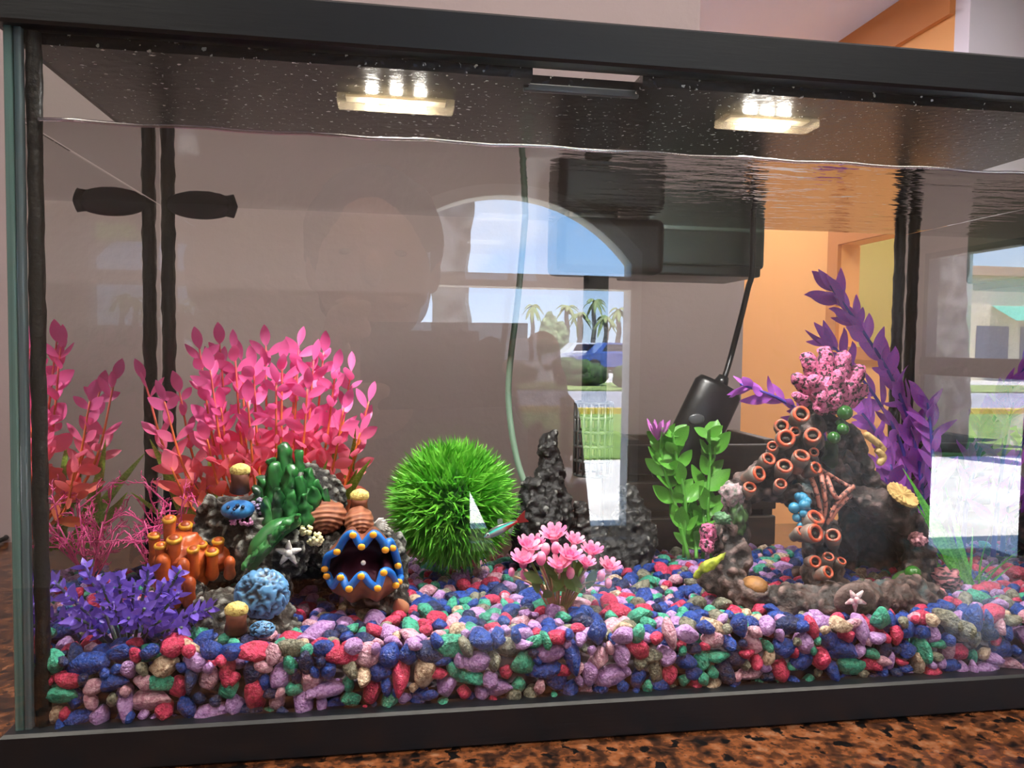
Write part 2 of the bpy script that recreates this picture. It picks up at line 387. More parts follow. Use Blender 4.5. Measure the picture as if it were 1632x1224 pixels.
# ------------------------------------------------------------------ counter
def granite():
    mt = bpy.data.materials.new('granite'); mt.use_nodes = True
    N = mt.node_tree.nodes; L = mt.node_tree.links; b = N['Principled BSDF']; b.inputs['Roughness'].default_value = .18
    tcn = N.new('ShaderNodeTexCoord')
    def nz(s, d=4):
        n_ = N.new('ShaderNodeTexNoise'); n_.inputs['Scale'].default_value = s; n_.inputs['Detail'].default_value = d
        L.new(tcn.outputs['Object'], n_.inputs['Vector']); return n_.outputs['Fac']
    r1 = N.new('ShaderNodeValToRGB'); cr = r1.color_ramp
    cr.elements[0].position = .3; cr.elements[0].color = lin((16, 11, 9)); cr.elements[1].position = .72; cr.elements[1].color = lin((120, 84, 62))
    for p, c in ((.4, (46, 26, 17)), (.5, (82, 46, 26)), (.58, (104, 60, 34))):
        e = cr.elements.new(p); e.color = lin(c)
    L.new(nz(170, 6), r1.inputs[0])
    r2 = N.new('ShaderNodeValToRGB'); r2.color_ramp.elements[0].position = .57; r2.color_ramp.elements[1].position = .61
    L.new(nz(120, 4), r2.inputs[0])
    k = N.new('ShaderNodeMixRGB'); L.new(r2.outputs[0], k.inputs[0]); L.new(r1.outputs[0], k.inputs[1]); k.inputs[2].default_value = lin((10, 8, 8))
    L.new(k.outputs[0], b.inputs['Base Color']); return mt
m_gran = granite()
ct = thing('counter', (0, 0, FLOOR), 'brown speckled granite counter carrying the aquarium', 'counter')
MB().rbox((-1.2, -.26, -.035), (.74, YB-.002, 0), .006).build('granite_top', m_gran, ct)
MB().box((-1.15, -.2, FLOOR), (.70, YB-.01, -.035)).build('cabinet', M('counter_front', (90, 64, 48), .5, c2=(74, 50, 38), ns=9), ct, smooth=False)
# black cable on the counter, to the left of the tank
cb = bez([at(-40, 850, Z=.003), at(-10, 862, Z=.003), at(8, 858, Z=.003), at(16, 850, Z=.003), at(60, 845, Z=.004)], 6)
tag(MB().tube(cb, .0022, 8).build('power_cable', M('black_rubber', (18, 18, 20), .5), org=cb[0]), 'thin black power cable lying on the granite beside the tank', 'cable')

# ------------------------------------------------------------------ the aquarium
TX0, TX1, TY1, TZ = .004, .5315, .193, .318
WZ = .2645
m_rim = M('black_plastic', (22, 24, 29), .34, bump=.00006, bs=60, stretch=(1, 8, 14))
m_sil = M('black_silicone', (8, 9, 8), .45, bump=.0015, bs=180)
m_front = glass_mat('front_glass', refl=.125)
m_wet = glass_mat('wet_glass', ior=1.36, waterline=WZ, tint=(244, 250, 246))
m_back = glass_mat('back_glass', ior=1.33, waterline=WZ, tint=(248, 252, 249))
tank = thing('aquarium', (TX1/2, TY1/2, 0), 'rectangular glass fish tank with black plastic rims on the granite counter', 'aquarium')
def ring(z0, z1, o=.004, w=.010):
    x0, x1, y0, y1 = -o, TX1+.004+o, -o, TY1+o
    b = MB(); pr = [(x0, y0), (x1, y0), (x1, y1), (x0, y1)]; pi = [(x0+w, y0+w), (x1-w, y0+w), (x1-w, y1-w), (x0+w, y1-w)]
    e_ = .0012
    lev = [(z0, -e_), (z0+e_, 0), (z1-e_, 0), (z1, -e_)]
    vs = []
    for z, g in lev:
        vs += [(x0-g, y0-g, z), (x1+g, y0-g, z), (x1+g, y1+g, z), (x0-g, y1+g, z)]
    for z in (z1, z0): vs += [(x, y, z) for x, y in pi]
    rows = 6
    fs = [(r_*4+k, r_*4+(k+1) % 4, ((r_+1) % rows)*4+(k+1) % 4, ((r_+1) % rows)*4+k) for r_ in range(rows) for k in range(4)]
    return b.add(vs, fs)
ring(0, .0178).build('base_rim', m_rim, tank, smooth=False)
ring(.2997, TZ).build('top_rim', m_rim, tank, smooth=False)
def sheet(name, a, b, c, d, mt):
    return MB().add([a, b, c, d], [(0, 1, 2, 3)]).build(name, mt, tank, smooth=False, fix=False)
z0, z1 = .004, .3
sheet('front_pane', (0, 0, z0), (TX1, 0, z0), (TX1, 0, z1), (0, 0, z1), m_front)
sheet('back_pane', (TX1, TY1, z0), (0, TY1, z0), (0, TY1, z1), (TX1, TY1, z1), m_back)
sheet('side_pane', (TX0, TY1, z0), (TX0, 0, z0), (TX0, 0, z1), (TX0, TY1, z1), m_wet)
sheet('side_pane', (TX1-.002, 0, z0), (TX1-.002, TY1, z0), (TX1-.002, TY1, z1), (TX1-.002, 0, z1), m_wet)
MB().box((.0, .001, .002), (TX1, TY1, .005)).build('bottom_pane', M('bottom_glass', (40, 52, 50), .2), tank, smooth=False)
m_edge = M('green_glass_edge', (96, 128, 126), .12, c2=(60, 92, 92), ns=400, stretch=(1, 1, .01), spec=.8)
MB().rbox((0, .0003, .012), (.0032, .0045, .302), .0008).build('glass_edge', m_edge, tank)
MB().rbox((.0034, .0008, .012), (.0062, .0045, .302), .0008).build('glass_edge', M('grey_glass_edge', (120, 138, 146), .1, c2=(70, 92, 100), ns=300, stretch=(1, 1, .01), spec=.8), tank)
def bead(x, y, r, nm='silicone_seam'):
    b = MB(); n = 60; seg = 7; vs = []
    for i in range(n+1):
        z = .012+(.287)*i/n
        for k in range(seg):
            a = 2*math.pi*k/seg; rr = r*(1+.22*noise.noise(V((x*50+k, y*50, z*160))))
            vs.append((x+rr*math.cos(a), y+rr*math.sin(a), z))
    fs = [(i*seg+k, i*seg+(k+1) % seg, (i+1)*seg+(k+1) % seg, (i+1)*seg+k) for i in range(n) for k in range(seg)]
    return b.add(vs, fs).build(nm, m_sil, tank)
bead(.0095, .0045, .0030); bead(TX0+.0058, TY1-.0028, .0042); bead(TX1-.0075, TY1-.003, .0040); bead(TX1-.005, .004, .003)

# water: rippled surface under the hood, seen from below as a mirror
m_water = glass_mat('water_surface', ior=1.33, bump=(.0011, 34, (1, 3.2, 1)))
wat = MB(); nx, ny = 60, 24
for j in range(ny+1):
    for i in range(nx+1):
        x = TX0+.001+(TX1-.004-TX0)*i/nx; y = .0012+(TY1-.0022)*j/ny
        calm = min(1, max(0, (x-.20)/.08))
        wat.v.append(V((x, y, WZ+calm*.00045*noise.noise(V((x*26, y*95, .3))))))
        wat.c.append((1, 1, 1, 1))
for j in range(ny):
    for i in range(nx):
        a = j*(nx+1)+i; wat.f.append((a, a+1, a+nx+2, a+nx+1)); wat.mi.append(0)
wo_ = wat.build('water', m_water, org=(TX1/2, TY1/2, WZ), fix=False)
tag(wo_, 'clear rippled water surface filling the fish tank', 'water')
mw = MB(); pts_ = [(.012+(.516)*i/40, .0016, WZ+.0004*math.sin(i*1.7)) for i in range(41)]
mw.tube(pts_, .0008, 8)
mo = mw.build('waterline', glass_mat('meniscus', refl=.4, tint=(225, 215, 225), rough=.08)); mo.parent = wo_; mo.location = -V(wo_.location)
# ------------------------------------------------------------------ hood with two lamps
def hood_mat():
    mt = M('grimy_black_plastic', (7, 7, 10), .26, c2=(36, 40, 52), ns=210, thr=(.5, .75), c3=(190, 190, 186), ns3=330, thr3=(.66, .68), bump=.0004, bs=200, detail=8)
    return mt
m_hood = hood_mat()
LZ = .2952
nx0, nx1, ny0, ny1 = .2115, .262, .0075, .0185
hood = thing('aquarium_hood', (TX1/2, TY1/2, LZ), 'black flat aquarium hood with two lamps closing the tank', 'hood')
lid = MB().box((TX0+.001, .0062, LZ), (nx0, TY1-.003, LZ+.006)).box((nx1, .0062, LZ), (TX1-.004, TY1-.003, LZ+.006)).box((nx0, ny1, LZ), (nx1, TY1-.003, LZ+.006))
lid.build('lid', m_hood, hood, smooth=False)
MB().rbox((nx0-.002, ny1-.001, LZ-.0015), (nx1+.002, ny1+.0016, LZ+.002), .0007).build('notch_lip', M('grey_lip', (70, 74, 80), .3), hood)
m_cover = M('clear_lamp_cover', (225, 210, 180), .12, alpha=.35)
for (pa, pb, py) in ((537, 722, 163), (1140, 1304, 203)):
    a = at(pa, py, Z=LZ-.004); b = at(pb, py+18*(pb < 1000), Z=LZ-.004); yc = (a.y+b.y)/2
    lamp = MB().rbox((a.x, yc-.007, LZ-.0045), (b.x, yc+.007, LZ-.0002), .001).build('lamp_cover', m_cover, hood)
    MB().box((a.x+.004, yc-.004, LZ-.0012), (b.x-.004, yc+.004, LZ+.0002)).build('circuit_board', M('pale_board', (190, 180, 160), .5), lamp, smooth=False)
    n_ = 3
    for k in range(n_):
        x = (a.x+b.x)/2+(k-1)*.0115*(1 if pb < 1000 else .8)
        MB().rbox((x-.0026, yc-.0026, LZ-.0042), (x+.0026, yc+.0026, LZ-.0010), .0006).build('light_diode', M('lit_diode', (255, 255, 255), .3, emit=(255, 250, 238), es=60), lamp)
    ld = bpy.data.lights.new('hood_lamp', 'AREA'); ld.shape = 'RECTANGLE'; ld.size = (b.x-a.x)*.45; ld.size_y = .004; ld.energy = .70; ld.color = (1, .97, .92)
    lo = bpy.data.objects.new('hood_lamp', ld); COL.objects.link(lo); lo.location = ((a.x+b.x)/2, yc+.0045, LZ-.0052)
# ------------------------------------------------------------------ equipment
def Hg(x, y): return .0455-.062*y+.003*noise.noise(V((x*18, y*18, 1.7)))        # height of the gravel
m_blk = M('black_equipment_plastic', (14, 15, 16), .35, bump=.0003, bs=90)
m_box = M('smoked_green_plastic', (74, 86, 76), .3, c2=(62, 74, 66), ns=30)
a = at(1040, 262, .2); b = at(1218, 430, .2)
fl = thing('hang_on_filter', ((a.x+b.x)/2, .21, b.z), 'smoked green and black power filter hung on the back rim of the tank', 'filter')
MB().rbox((a.x-.006, TY1+.006, b.z), (b.x, .262, .312), .004).build('filter_body', m_box, fl)
MB().rbox((a.x-.008, TY1+.004, b.z-.006), (b.x-.004, .258, b.z+.002), .002).build('body_base', M('dark_green_plastic', (44, 52, 48), .35), fl)
a2 = at(880, 262, .17); b2 = at(1045, 442, .17)
MB().rbox((a2.x+.001, .152, b2.z), (b2.x, TY1-.003, .262), .006).rbox((a2.x+.010, .155, b2.z+.012), (b2.x-.002, .158, .258), .001).build('pump_housing', m_blk, fl)
MB().rbox((at(905, 260, .17).x, .165, .255), (at(985, 260, .17).x, .235, .313), .004).build('bridge', m_blk, fl)
tb = at(950, 445, .172)
MB().tube([(tb.x, .172, b2.z+.004), (tb.x, .172, at(950, 640, .172).z)], .0085, 18).build('intake_tube', M('smoked_tube', (30, 34, 33), .2), fl)
st = at(945, 690, .172)
sk = MB()
for k in range(16):
    an = 2*math.pi*k/16; x, y = tb.x+.0125*math.cos(an), .172+.0125*math.sin(an)
    sk.tube([(x, y, at(945, 755, .172).z), (x, y, at(945, 642, .172).z)], .0011, 6)
for k in range(6):
    z = at(945, 642, .172).z+(at(945, 755, .172).z-at(945, 642, .172).z)*k/5
    sk.torus((tb.x, .172, z), (0, 0, 1), .0125, .0012, 18, 6)
sk.build('strainer', M('grey_strainer', (60, 66, 64), .3), fl)
# air line
al = bez([at(842, 222, .168), at(838, 330, .17), at(826, 470, .172), at(812, 590, .172), at(812, 660, .17), at(826, 740, .166), at(850, 800, .158)], 8)
tag(MB().tube(al, .0021, 10).build('air_line', M('green_hose', (112, 136, 116), .35), org=al[-1]), 'thin green air hose hanging down into the black rock', 'hose')
# heater
ht = at(1148, 612, .168); hb = at(1070, 775, .168); ax_ = (hb-ht).normalized()
he = thing('heater', hb, 'black submersible heater hanging by its cable behind the leafy green plant', 'heater')
hm = MB(); hm.tube([ht, ht+ax_*.004, hb-ax_*.004, hb], [.0155, .018, .0185, .015], 24, flat=.5); hm.build('heater_body', m_blk, he)
hc = bez([at(1150, 612, .168), at(1160, 585, .17), at(1180, 510, .178), at(1192, 460, .182), at(1199, 428, .184), at(1200, 330, .186), at(1200, 262, .1875)], 6)
MB().tube(hc, .0021, 8).build('cable', m_blk, he)
MB().tube([ht-ax_*.006, ht+ax_*.002], [.0035, .006], 12).build('cable_gland', m_blk, he)
MB().ell(at(1110, 668, .158), (.006, .0008, .004), 2).build('badge', M('grey_badge', (70, 72, 74), .4), he)
# magnet
mg = at(321, 331, .187); mg.z = WZ-.0012
mgo = thing('magnet_cleaner', mg, 'dark blue-black oval algae magnet stuck to the back glass', 'magnet')
MB().ell(mg, (.0208, .0042, .0078), 4, fn=lambda p: 1-.10*(p.x > 0)*p.x*(p.z > 0)).build('pad', M('navy_pad', (30, 36, 46), .55), mgo)
MB().tube([at(362, 333, .1865), at(376, 338, .1865)], [.005, .0042], 12, flat=.4).build('tab', M('navy_pad', (30, 36, 46), .55), mgo)
# dark crate behind the tank
ca, cb_ = at(1000, 800, .3), at(1262, 800, .3)
cr = thing('storage_crate', (ca.x, .33, 0), 'dark brown slatted wooden crate standing behind the tank', 'crate')
m_dkw = M('dark_wood', (64, 46, 36), .5, c2=(48, 34, 27), ns=30, stretch=(1, 6, 6))
for z_, h_ in ((.004, .026), (.036, .026), (.068, .026)):
    MB().rbox((ca.x, .30, z_), (XE-.012, .306, z_+h_), .0015).build('slat', m_dkw, cr)
for x_ in (ca.x+.002, XE-.022):
    MB().rbox((x_, .306, .001), (x_+.01, .385, .098), .0015).build('crate_post', m_dkw, cr)
MB().rbox((ca.x, .306, .001), (XE-.012, .385, .006), .001).build('crate_bottom', m_dkw, cr)
MB().rbox((ca.x, .379, .006), (XE-.012, .385, .094), .001).build('crate_back', m_dkw, cr)

# ------------------------------------------------------------------ ornaments
m_rock = M('reef_rock', (24, 23, 22), .8, c2=(50, 44, 38), ns=90, pt=(150, 150, 142), ptr=(.52, .60), bump=.002, bs=380)
m_rock2 = M('brown_reef_rock', (34, 29, 27), .7, c2=(82, 64, 60), ns=60, thr=(.45, .62), c3=(56, 78, 80), ns3=60, thr3=(.58, .68), pt=(140, 114, 108), ptr=(.515, .62), bump=.002, bs=260)
m_blackrock = M('black_rock', (16, 15, 14), .6, pt=(180, 180, 172), ptr=(.56, .66), bump=.0015, bs=260)
m_yel = M('pale_yellow_paint', (226, 206, 120), .6, c2=(170, 130, 60), ns=700, thr=(.5, .65), bump=.0006, bs=900)
m_brown = M('terracotta_paint', (126, 70, 46), .6, c2=(96, 54, 38), ns=140)
m_green = M('dark_green_paint', (26, 78, 36), .35, c2=(14, 44, 24), ns=160, pt=(50, 124, 58), ptr=(.51, .58))
m_orangeP = M('orange_coral_paint', (196, 92, 38), .4, c2=(150, 62, 28), ns=140)
m_gold = M('gold_tip_paint', (216, 164, 40), .4, c2=(170, 110, 30), ns=260)
m_blueP = M('blue_coral_paint', (58, 130, 190), .35, c2=(30, 84, 140), ns=220)
m_whiteP = M('white_paint', (226, 222, 216), .5, c2=(170, 165, 160), ns=600)
m_lip = M('clam_blue', (30, 104, 190), .35)
m_dot = M('clam_dot_orange', (240, 164, 36), .35)
m_maroon = M('clam_maroon', (66, 24, 40), .45)
m_pinkc = M('pink_coral_paint', (196, 98, 138), .65, c2=(34, 24, 28), ns=420, thr=(.52, .58), bump=.0015, bs=700)
m_rimor = M('orange_rim_paint', (186, 76, 46), .4, c2=(116, 78, 62), ns=420, thr=(.5, .62))
m_cup = M('cup_grey', (62, 56, 52), .7, c2=(150, 84, 62), ns=140, thr=(.5, .7), pt=(140, 130, 120), ptr=(.51, .6))
m_hole = M('cup_inside', (34, 30, 26), .8, c2=(110, 100, 80), ns=500, thr=(.55, .7))
m_olv = M('olive_patch', (120, 104, 52), .6, c2=(84, 74, 40), ns=200)

def E_(mb, px, py, Y, rx, ry, rd, sub=3):
    k = mpp(px, py, Y); mb.ell(at(px, py, Y), (rx*k, rd, ry*k), sub); return mb
def T_(mb, pts, conv=lambda x, y: (x, y), s=1.0, seg=12):
    P = []; R = []
    for x, y, Y, r_ in pts:
        px, py = conv(x, y); P.append(at(px, py, Y)); R.append(r_*s*mpp(px, py, Y))
    n = 4; Q = bez(P, n); RR = []
    for i in range(len(R)-1): RR += [R[i]+(R[i+1]-R[i])*k/n for k in range(n)]
    mb.tube(Q, RR+[R[-1]], seg, roundcap=True); return mb
def capsule(mb, p0, p1, r0, r1, seg=10, bend=None):
    mid = (V(p0)+V(p1))/2+(bend or V((0, 0, 0)))
    Q = bez([p0, mid, p1], 4); n = len(Q)
    mb.tube(Q, [r0+(r1-r0)*i/(n-1) for i in range(n)], seg, roundcap=True); return mb
def rough(mb, amp, fr):
    for i, v in enumerate(mb.v): mb.v[i] = v+V((noise.noise(v*fr), noise.noise(v*fr+V((5, 2, 1))), .6*noise.noise(v*fr+V((1, 8, 3)))))*amp
def brain_coral(name, c, r, mat, parent, flat=(1, .8, .9), scale=55, depth=.16):
    bm = bmesh.new(); bmesh.ops.create_icosphere(bm, subdivisions=5, radius=1); mb = MB(); vs = []; cs = []
    for v in bm.verts:
        p = v.co.copy(); q = p*r*scale; w = V((noise.noise(q*.8+V((3, 1, 7))), noise.noise(q*.8+V((9, 4, 2))), noise.noise(q*.8)))
        h = math.sin(6*noise.noise(q+w*1.2)+.5); h2 = max(-1, min(1, h*1.8)); fine = .25*math.sin(80*noise.noise(q*.5+w))
        t = .5+.5*h2
        t2 = t**1.6; cs.append((.008+.10*t2, .02+.27*t2+.06*fine*t, .04+.50*t2+.08*fine*t, 1))
        k = r*(1+depth*(t-.5)+depth*.12*fine); vs.append(V((p.x*k*flat[0], p.y*k*flat[1], p.z*k*flat[2]))+V(c))
    bm.verts.index_update(); o = len(mb.v)
    mb.v = vs; mb.c = cs; mb.f = [tuple(v.index for v in f.verts) for f in bm.faces]; mb.mi = [0]*len(mb.f); bm.free()
    return mb.build(name, mat, parent, attr=True)
m_brain = M('brain_coral_paint', (255, 255, 255), .4, attr='col')

# --- left reef ornament with the clam
base = at(430, 1000, .07); base.z = Hg(base.x, .07)
reef = thing('reef_ornament', base, 'painted reef ornament with blue-lipped clam, brain coral and green coral', 'ornament')
rb = MB()
for a_ in ((375, 990, .05, 92, 50, .026), (605, 985, .078, 60, 34, .026), (415, 860, .088, 62, 72, .026), (375, 835, .092, 60, 42, .022),
           (345, 880, .085, 50, 55, .024), (555, 872, .092, 75, 38, .024), (622, 905, .088, 26, 62, .02), (300, 950, .066, 42, 55, .022),
           (425, 935, .068, 38, 62, .018), (455, 870, .075, 42, 45, .018), (335, 1000, .05, 60, 35, .018), (420, 1010, .045, 70, 26, .014), (600, 945, .075, 50, 50, .018),
           (480, 800, .1, 70, 60, .02), (500, 940, .118, 75, 70, .008)):
    E_(rb, *a_)
for a_ in ((326, 822, .082, 12, 30), (338, 806, .08, 12, 24), (312, 900, .06, 9, 18), (325, 940, .045, 8, 16), (300, 930, .05, 8, 22), (316, 962, .04, 10, 14)):
    x, y, Y, r_, h_ = a_; capsule(rb, at(x, y+h_, Y), at(x, y-h_*.3, Y), r_*mpp(x, y, Y), r_*.8*mpp(x, y, Y))
remeshed(rb, 'rock', m_rock, reef, .0013, (('CLOUDS', .008, .006), ('STUCCI', .0035, .0042)), 1)
# green coral, upright fingers
gc = MB(); E_(gc, 468, 800, .088, 52, 34, .014)
gco = gc.build('green_coral', m_green, reef)
for (x, y0_, y1_, r_, Y) in ((454, 800, 706, 17, .092), (478, 800, 716, 10, .092), (432, 800, 728, 10, .088), (440, 800, 736, 14, .084), (463, 805, 740, 15, .08), (492, 805, 748, 12, .086), (420, 810, 757, 11, .084),
                             (478, 812, 756, 12, .078), (506, 812, 764, 9, .084), (500, 816, 775, 11, .078), (412, 812, 772, 9, .08), (466, 818, 782, 11, .07), (486, 820, 786, 10, .07), (442, 818, 776, 11, .072), (520, 815, 778, 8, .082), (425, 822, 792, 9, .07)):
    k = mpp(x, y0_, Y); fm = MB(); capsule(fm, at(x, y0_+8, Y), at(x+rnd(-3, 3), y1_+r_*.6, Y), r_*1.35*k, r_*.62*k, 16); rough(fm, .0022, 260)
    fm.build('coral_finger', m_green, gco)
lg = MB(); T_(lg, [(470, 832, .062, 10), (440, 845, .058, 18), (415, 872, .055, 18), (402, 900, .055, 10)])
lgo = lg.build('green_ridge_coral', m_green, reef)
for i in range(9):
    x = 462-i*7.2; y = 828+i*6.5; k = mpp(x, y, .05); fm = MB()
    capsule(fm, at(x+10, y-6+i, .058), at(x-12-i*.6, y+18+i*1.2, .048), 6.5*k, 4.5*k, 10, V((0, -.004, .002))); rough(fm, .0026, 330); fm.build('coral_finger', m_green, lgo)
# yellow-topped tubes
def stump(px, py0, py1, r_, Y, parent=reef, tilt=V((0, -.55, .85)), mt=m_brown, top=m_yel):
    k = mpp(px, py0, Y); b_ = MB(); p0, p1 = at(px, py0, Y), at(px+1, py1, Y-.003)
    b_.tube([p0, p0.lerp(p1, .5), p1], [r_*1.05*k, r_*.9*k, r_*k], 16); o = b_.build('tube_coral', mt, parent)
    MB().ell(p1+tilt*.0008, (r_*1.08*k, r_*.75*k, r_*.8*k), 3, fn=lambda p: 1+.10*noise.noise(p*4)).build('tube_tip', top, o); return o
stump(382, 782, 752, 15, .078); stump(376, 1003, 974, 17, .024); stump(572, 812, 792, 14, .092)
# blue spotted mound
bm_ = MB(); E_(bm_, 379, 812, .068, 26, 15, .009); bo = bm_.build('spotted_mound', m_blueP, reef)
for i in range(8):
    q = rv(); E_(sp := MB(), 379+rnd(-20, 20), 808+rnd(-3, 9), .0605+rnd(0, .001), 3.2, 3, .0016, 2); sp.build('dark_spot', M('navy_spot', (20, 40, 66), .5), bo)
# frilly pale patches
def patch(name, px, py, Y, rx, ry, mt, n=26, r_=4):
    b_ = MB()
    for i in range(n):
        an, d = rnd(0, 6.28), math.sqrt(rnd(0, 1)); E_(b_, px+rx*d*math.cos(an), py+ry*d*math.sin(an), Y+.003*d*d, r_*rnd(.6, 1.2), r_*rnd(.6, 1.2), .0016, 1)
    return b_.build(name, mt, reef if px < 800 else reef2)
patch('pale_yellow_sponge', 488, 846, .064, 10, 8, M('pale_sponge', (218, 212, 160), .7), 20)
patch('pale_yellow_sponge', 502, 859, .062, 12, 11, M('pale_sponge', (218, 212, 160), .7), 26)
patch('lilac_sponge', 385, 832, .062, 19, 6, M('lilac_sponge', (196, 130, 170), .7), 30, 3)
patch('speckled_sponge', 415, 815, .072, 18, 20, M('speckled_sponge', (92, 110, 116), .7, c2=(180, 150, 190), ns=300), 60, 4)
# white starfish
def starfish(px, py, Y, r_, mt, parent, th=.0022, rot=.3):
    b_ = MB(); c = at(px, py, Y); k = mpp(px, py, Y)
    for i in range(5):
        an = rot+i*2*math.pi/5; d = V((math.cos(an), -.15, math.sin(an)))
        b_.tube([c, c+d*r_*.5*k, c+d*r_*k], [r_*.33*k, r_*.24*k, r_*.08*k], 8, flat=.7)
    b_.ell(c-V((0, th*.3, 0)), (r_*.33*k, th, r_*.33*k), 2)
    return b_.build('starfish', mt, parent)
starfish(460, 881, .0535, 21, m_whiteP, reef)
# brown scallops
def scallop(px, py, Y, rx, ry, rings, mt, parent):
    k = mpp(px, py, Y); b_ = MB(); c = at(px, py, Y)
    def fn(p):
        d = math.sqrt((p.x-.15)**2+(p.z+.75)**2); return 1+.035*math.sin(d*rings)+.02*math.sin(math.atan2(p.x, p.z+1)*16)
    b_.ell(c, (rx*k, .012, ry*k), 5, fn=fn); return b_.build('scallop', mt, parent)
m_sc = M('terracotta_shell', (142, 84, 58), .6, c2=(112, 62, 42), ns=120, pt=(176, 116, 84), ptr=(.505, .56))
scallop(514, 823, .084, 38, 28, 26, m_sc, reef); scallop(572, 832, .082, 23, 24, 26, m_sc, reef)
wf_ = MB()
for i in range(9):
    d = V((math.cos(-.5+i*.16), 0, math.sin(-.5+i*.16))); c = at(592, 840, .09); wf_.tube([c, c+d*.006, c+d*.0095-V((0, 0, .002))], [.0005, .0009, .0003], 6)
wf_.build('white_fan', m_whiteP, reef)
# orange tube corals
oc = MB(); E_(oc, 290, 905, .062, 42, 62, .014); E_(oc, 345, 888, .07, 30, 26, .012)
oco = remeshed(oc, 'orange_coral', m_orangeP, reef, .0013, (('CLOUDS', .007, .005),), 2)
for (x, y0_, y1_, r_, Y) in ((270, 880, 826, 10, .062), (246, 890, 852, 9, .06), (278, 905, 858, 11, .05), (296, 870, 836, 10, .064), (308, 905, 874, 9, .05), (260, 925, 890, 12, .048), (292, 940, 896, 10, .044),
                             (348, 890, 860, 9, .062), (366, 905, 892, 9, .058), (338, 905, 878, 10, .056), (302, 950, 925, 10, .042), (278, 950, 925, 11, .044), (322, 880, 866, 8, .06), (256, 890, 868, 9, .05)):
    k = mpp(x, y0_, Y); tm = MB(); p0, p1 = at(x, y0_+10, Y+.002), at(x, y1_+4, Y)
    tm.tube([p0, p0.lerp(p1, .5), p1], [r_*1.1*k, r_*.85*k, r_*k], 14, roundcap=True); t__ = tm.build('coral_tube', m_orangeP, oco)
    if y1_ < 890: MB().torus(p1+V((0, -.0004, .0007)), (0, -.35, 1), r_*.75*k, r_*.38*k, 16, 8).build('tube_rim', m_gold, t__)
    else: MB().ell(p1+V((0, 0, .001)), r_*.8*k, 2).build('tube_rim', m_orangeP, t__)
brain_coral('brain_coral', at(418, 947, .036), 40*mpp(418, 947, .036), m_brain, reef, (1, .75, .96), 300)
brain_coral('brain_coral', at(418, 1003, .020), 19*mpp(418, 1003, .020), m_brain, reef, (1, .7, .65), 520)
E_(ol := MB(), 343, 998, .034, 16, 11, .006); ol.build('olive_patch', m_olv, reef)
# the clam
def CL(pts, Y0, dY=0):
    n = len(pts); return bez([at(200+.3186*x, 650+.3186*y, Y0+dY*abs(2*i/(n-1)-1)**2) for i, (x, y) in enumerate(pts)], 6)
up = CL([(1000, 800), (1012, 745), (1060, 715), (1100, 650), (1140, 632), (1182, 690), (1240, 630), (1285, 668), (1300, 705), (1322, 668), (1352, 740), (1372, 830)], .047, .014)
lo_ = CL([(1010, 835), (1042, 890), (1078, 842), (1098, 880), (1120, 898), (1180, 836), (1222, 878), (1262, 895), (1292, 818), (1330, 832), (1352, 880), (1376, 850)], .041, .018)
cm = MB().loft(up, lo_, V((0, .020, 0)), 10); clam = cm.build('clam_mouth', m_maroon, reef, fix=False)
lobe = CL([(1000, 845), (1030, 910), (1060, 935), (1100, 950), (1140, 975), (1180, 955), (1220, 950), (1262, 968), (1300, 945), (1330, 925), (1360, 900), (1385, 860)], .055, .008)
MB().loft(lo_, lobe, V((0, -.006, -.001)), 8).build('shell_half', m_brown, clam)
bk = CL([(1000, 800), (1020, 720), (1050, 680), (1100, 630), (1140, 612), (1182, 640), (1240, 612), (1285, 640), (1310, 655), (1335, 668), (1365, 740), (1385, 830)], .078, .0)
MB().loft(up, bk, V((0, 0, .003)), 6).build('shell_half', m_brown, clam)
for nm, ln in (('clam_lip', up), ('clam_lip', lo_)):
    lp = MB().tube(ln, [20*.3186*mpp(570, 890, .05)]*len(ln), 12, roundcap=True).build(nm, m_lip, clam)
    lst = (0, 12, 24, 30, 36, 48, 57, 63) if ln is up else (0, 12, 24, 30, 42, 48, 60, 64)
    for i in lst:
        MB().ell(ln[min(i, len(ln)-1)]+V((0, -.0040, .0004)), (.0019, .0010, .0017), 2).build('lip_dot', m_dot, lp)
MB().ell(at(579, 897, .048), .0013, 2).build('pearl', M('pearl_white', (240, 236, 232), .15), clam)
cs_ = MB().lathe([(0.0005, .009), (.002, .007), (.0035, .004), (.0045, .001), (.003, -.001)], at(640, 972, .056), (-.2, -.4, .6), 14); cs_.build('cone_shell', m_sc, reef)

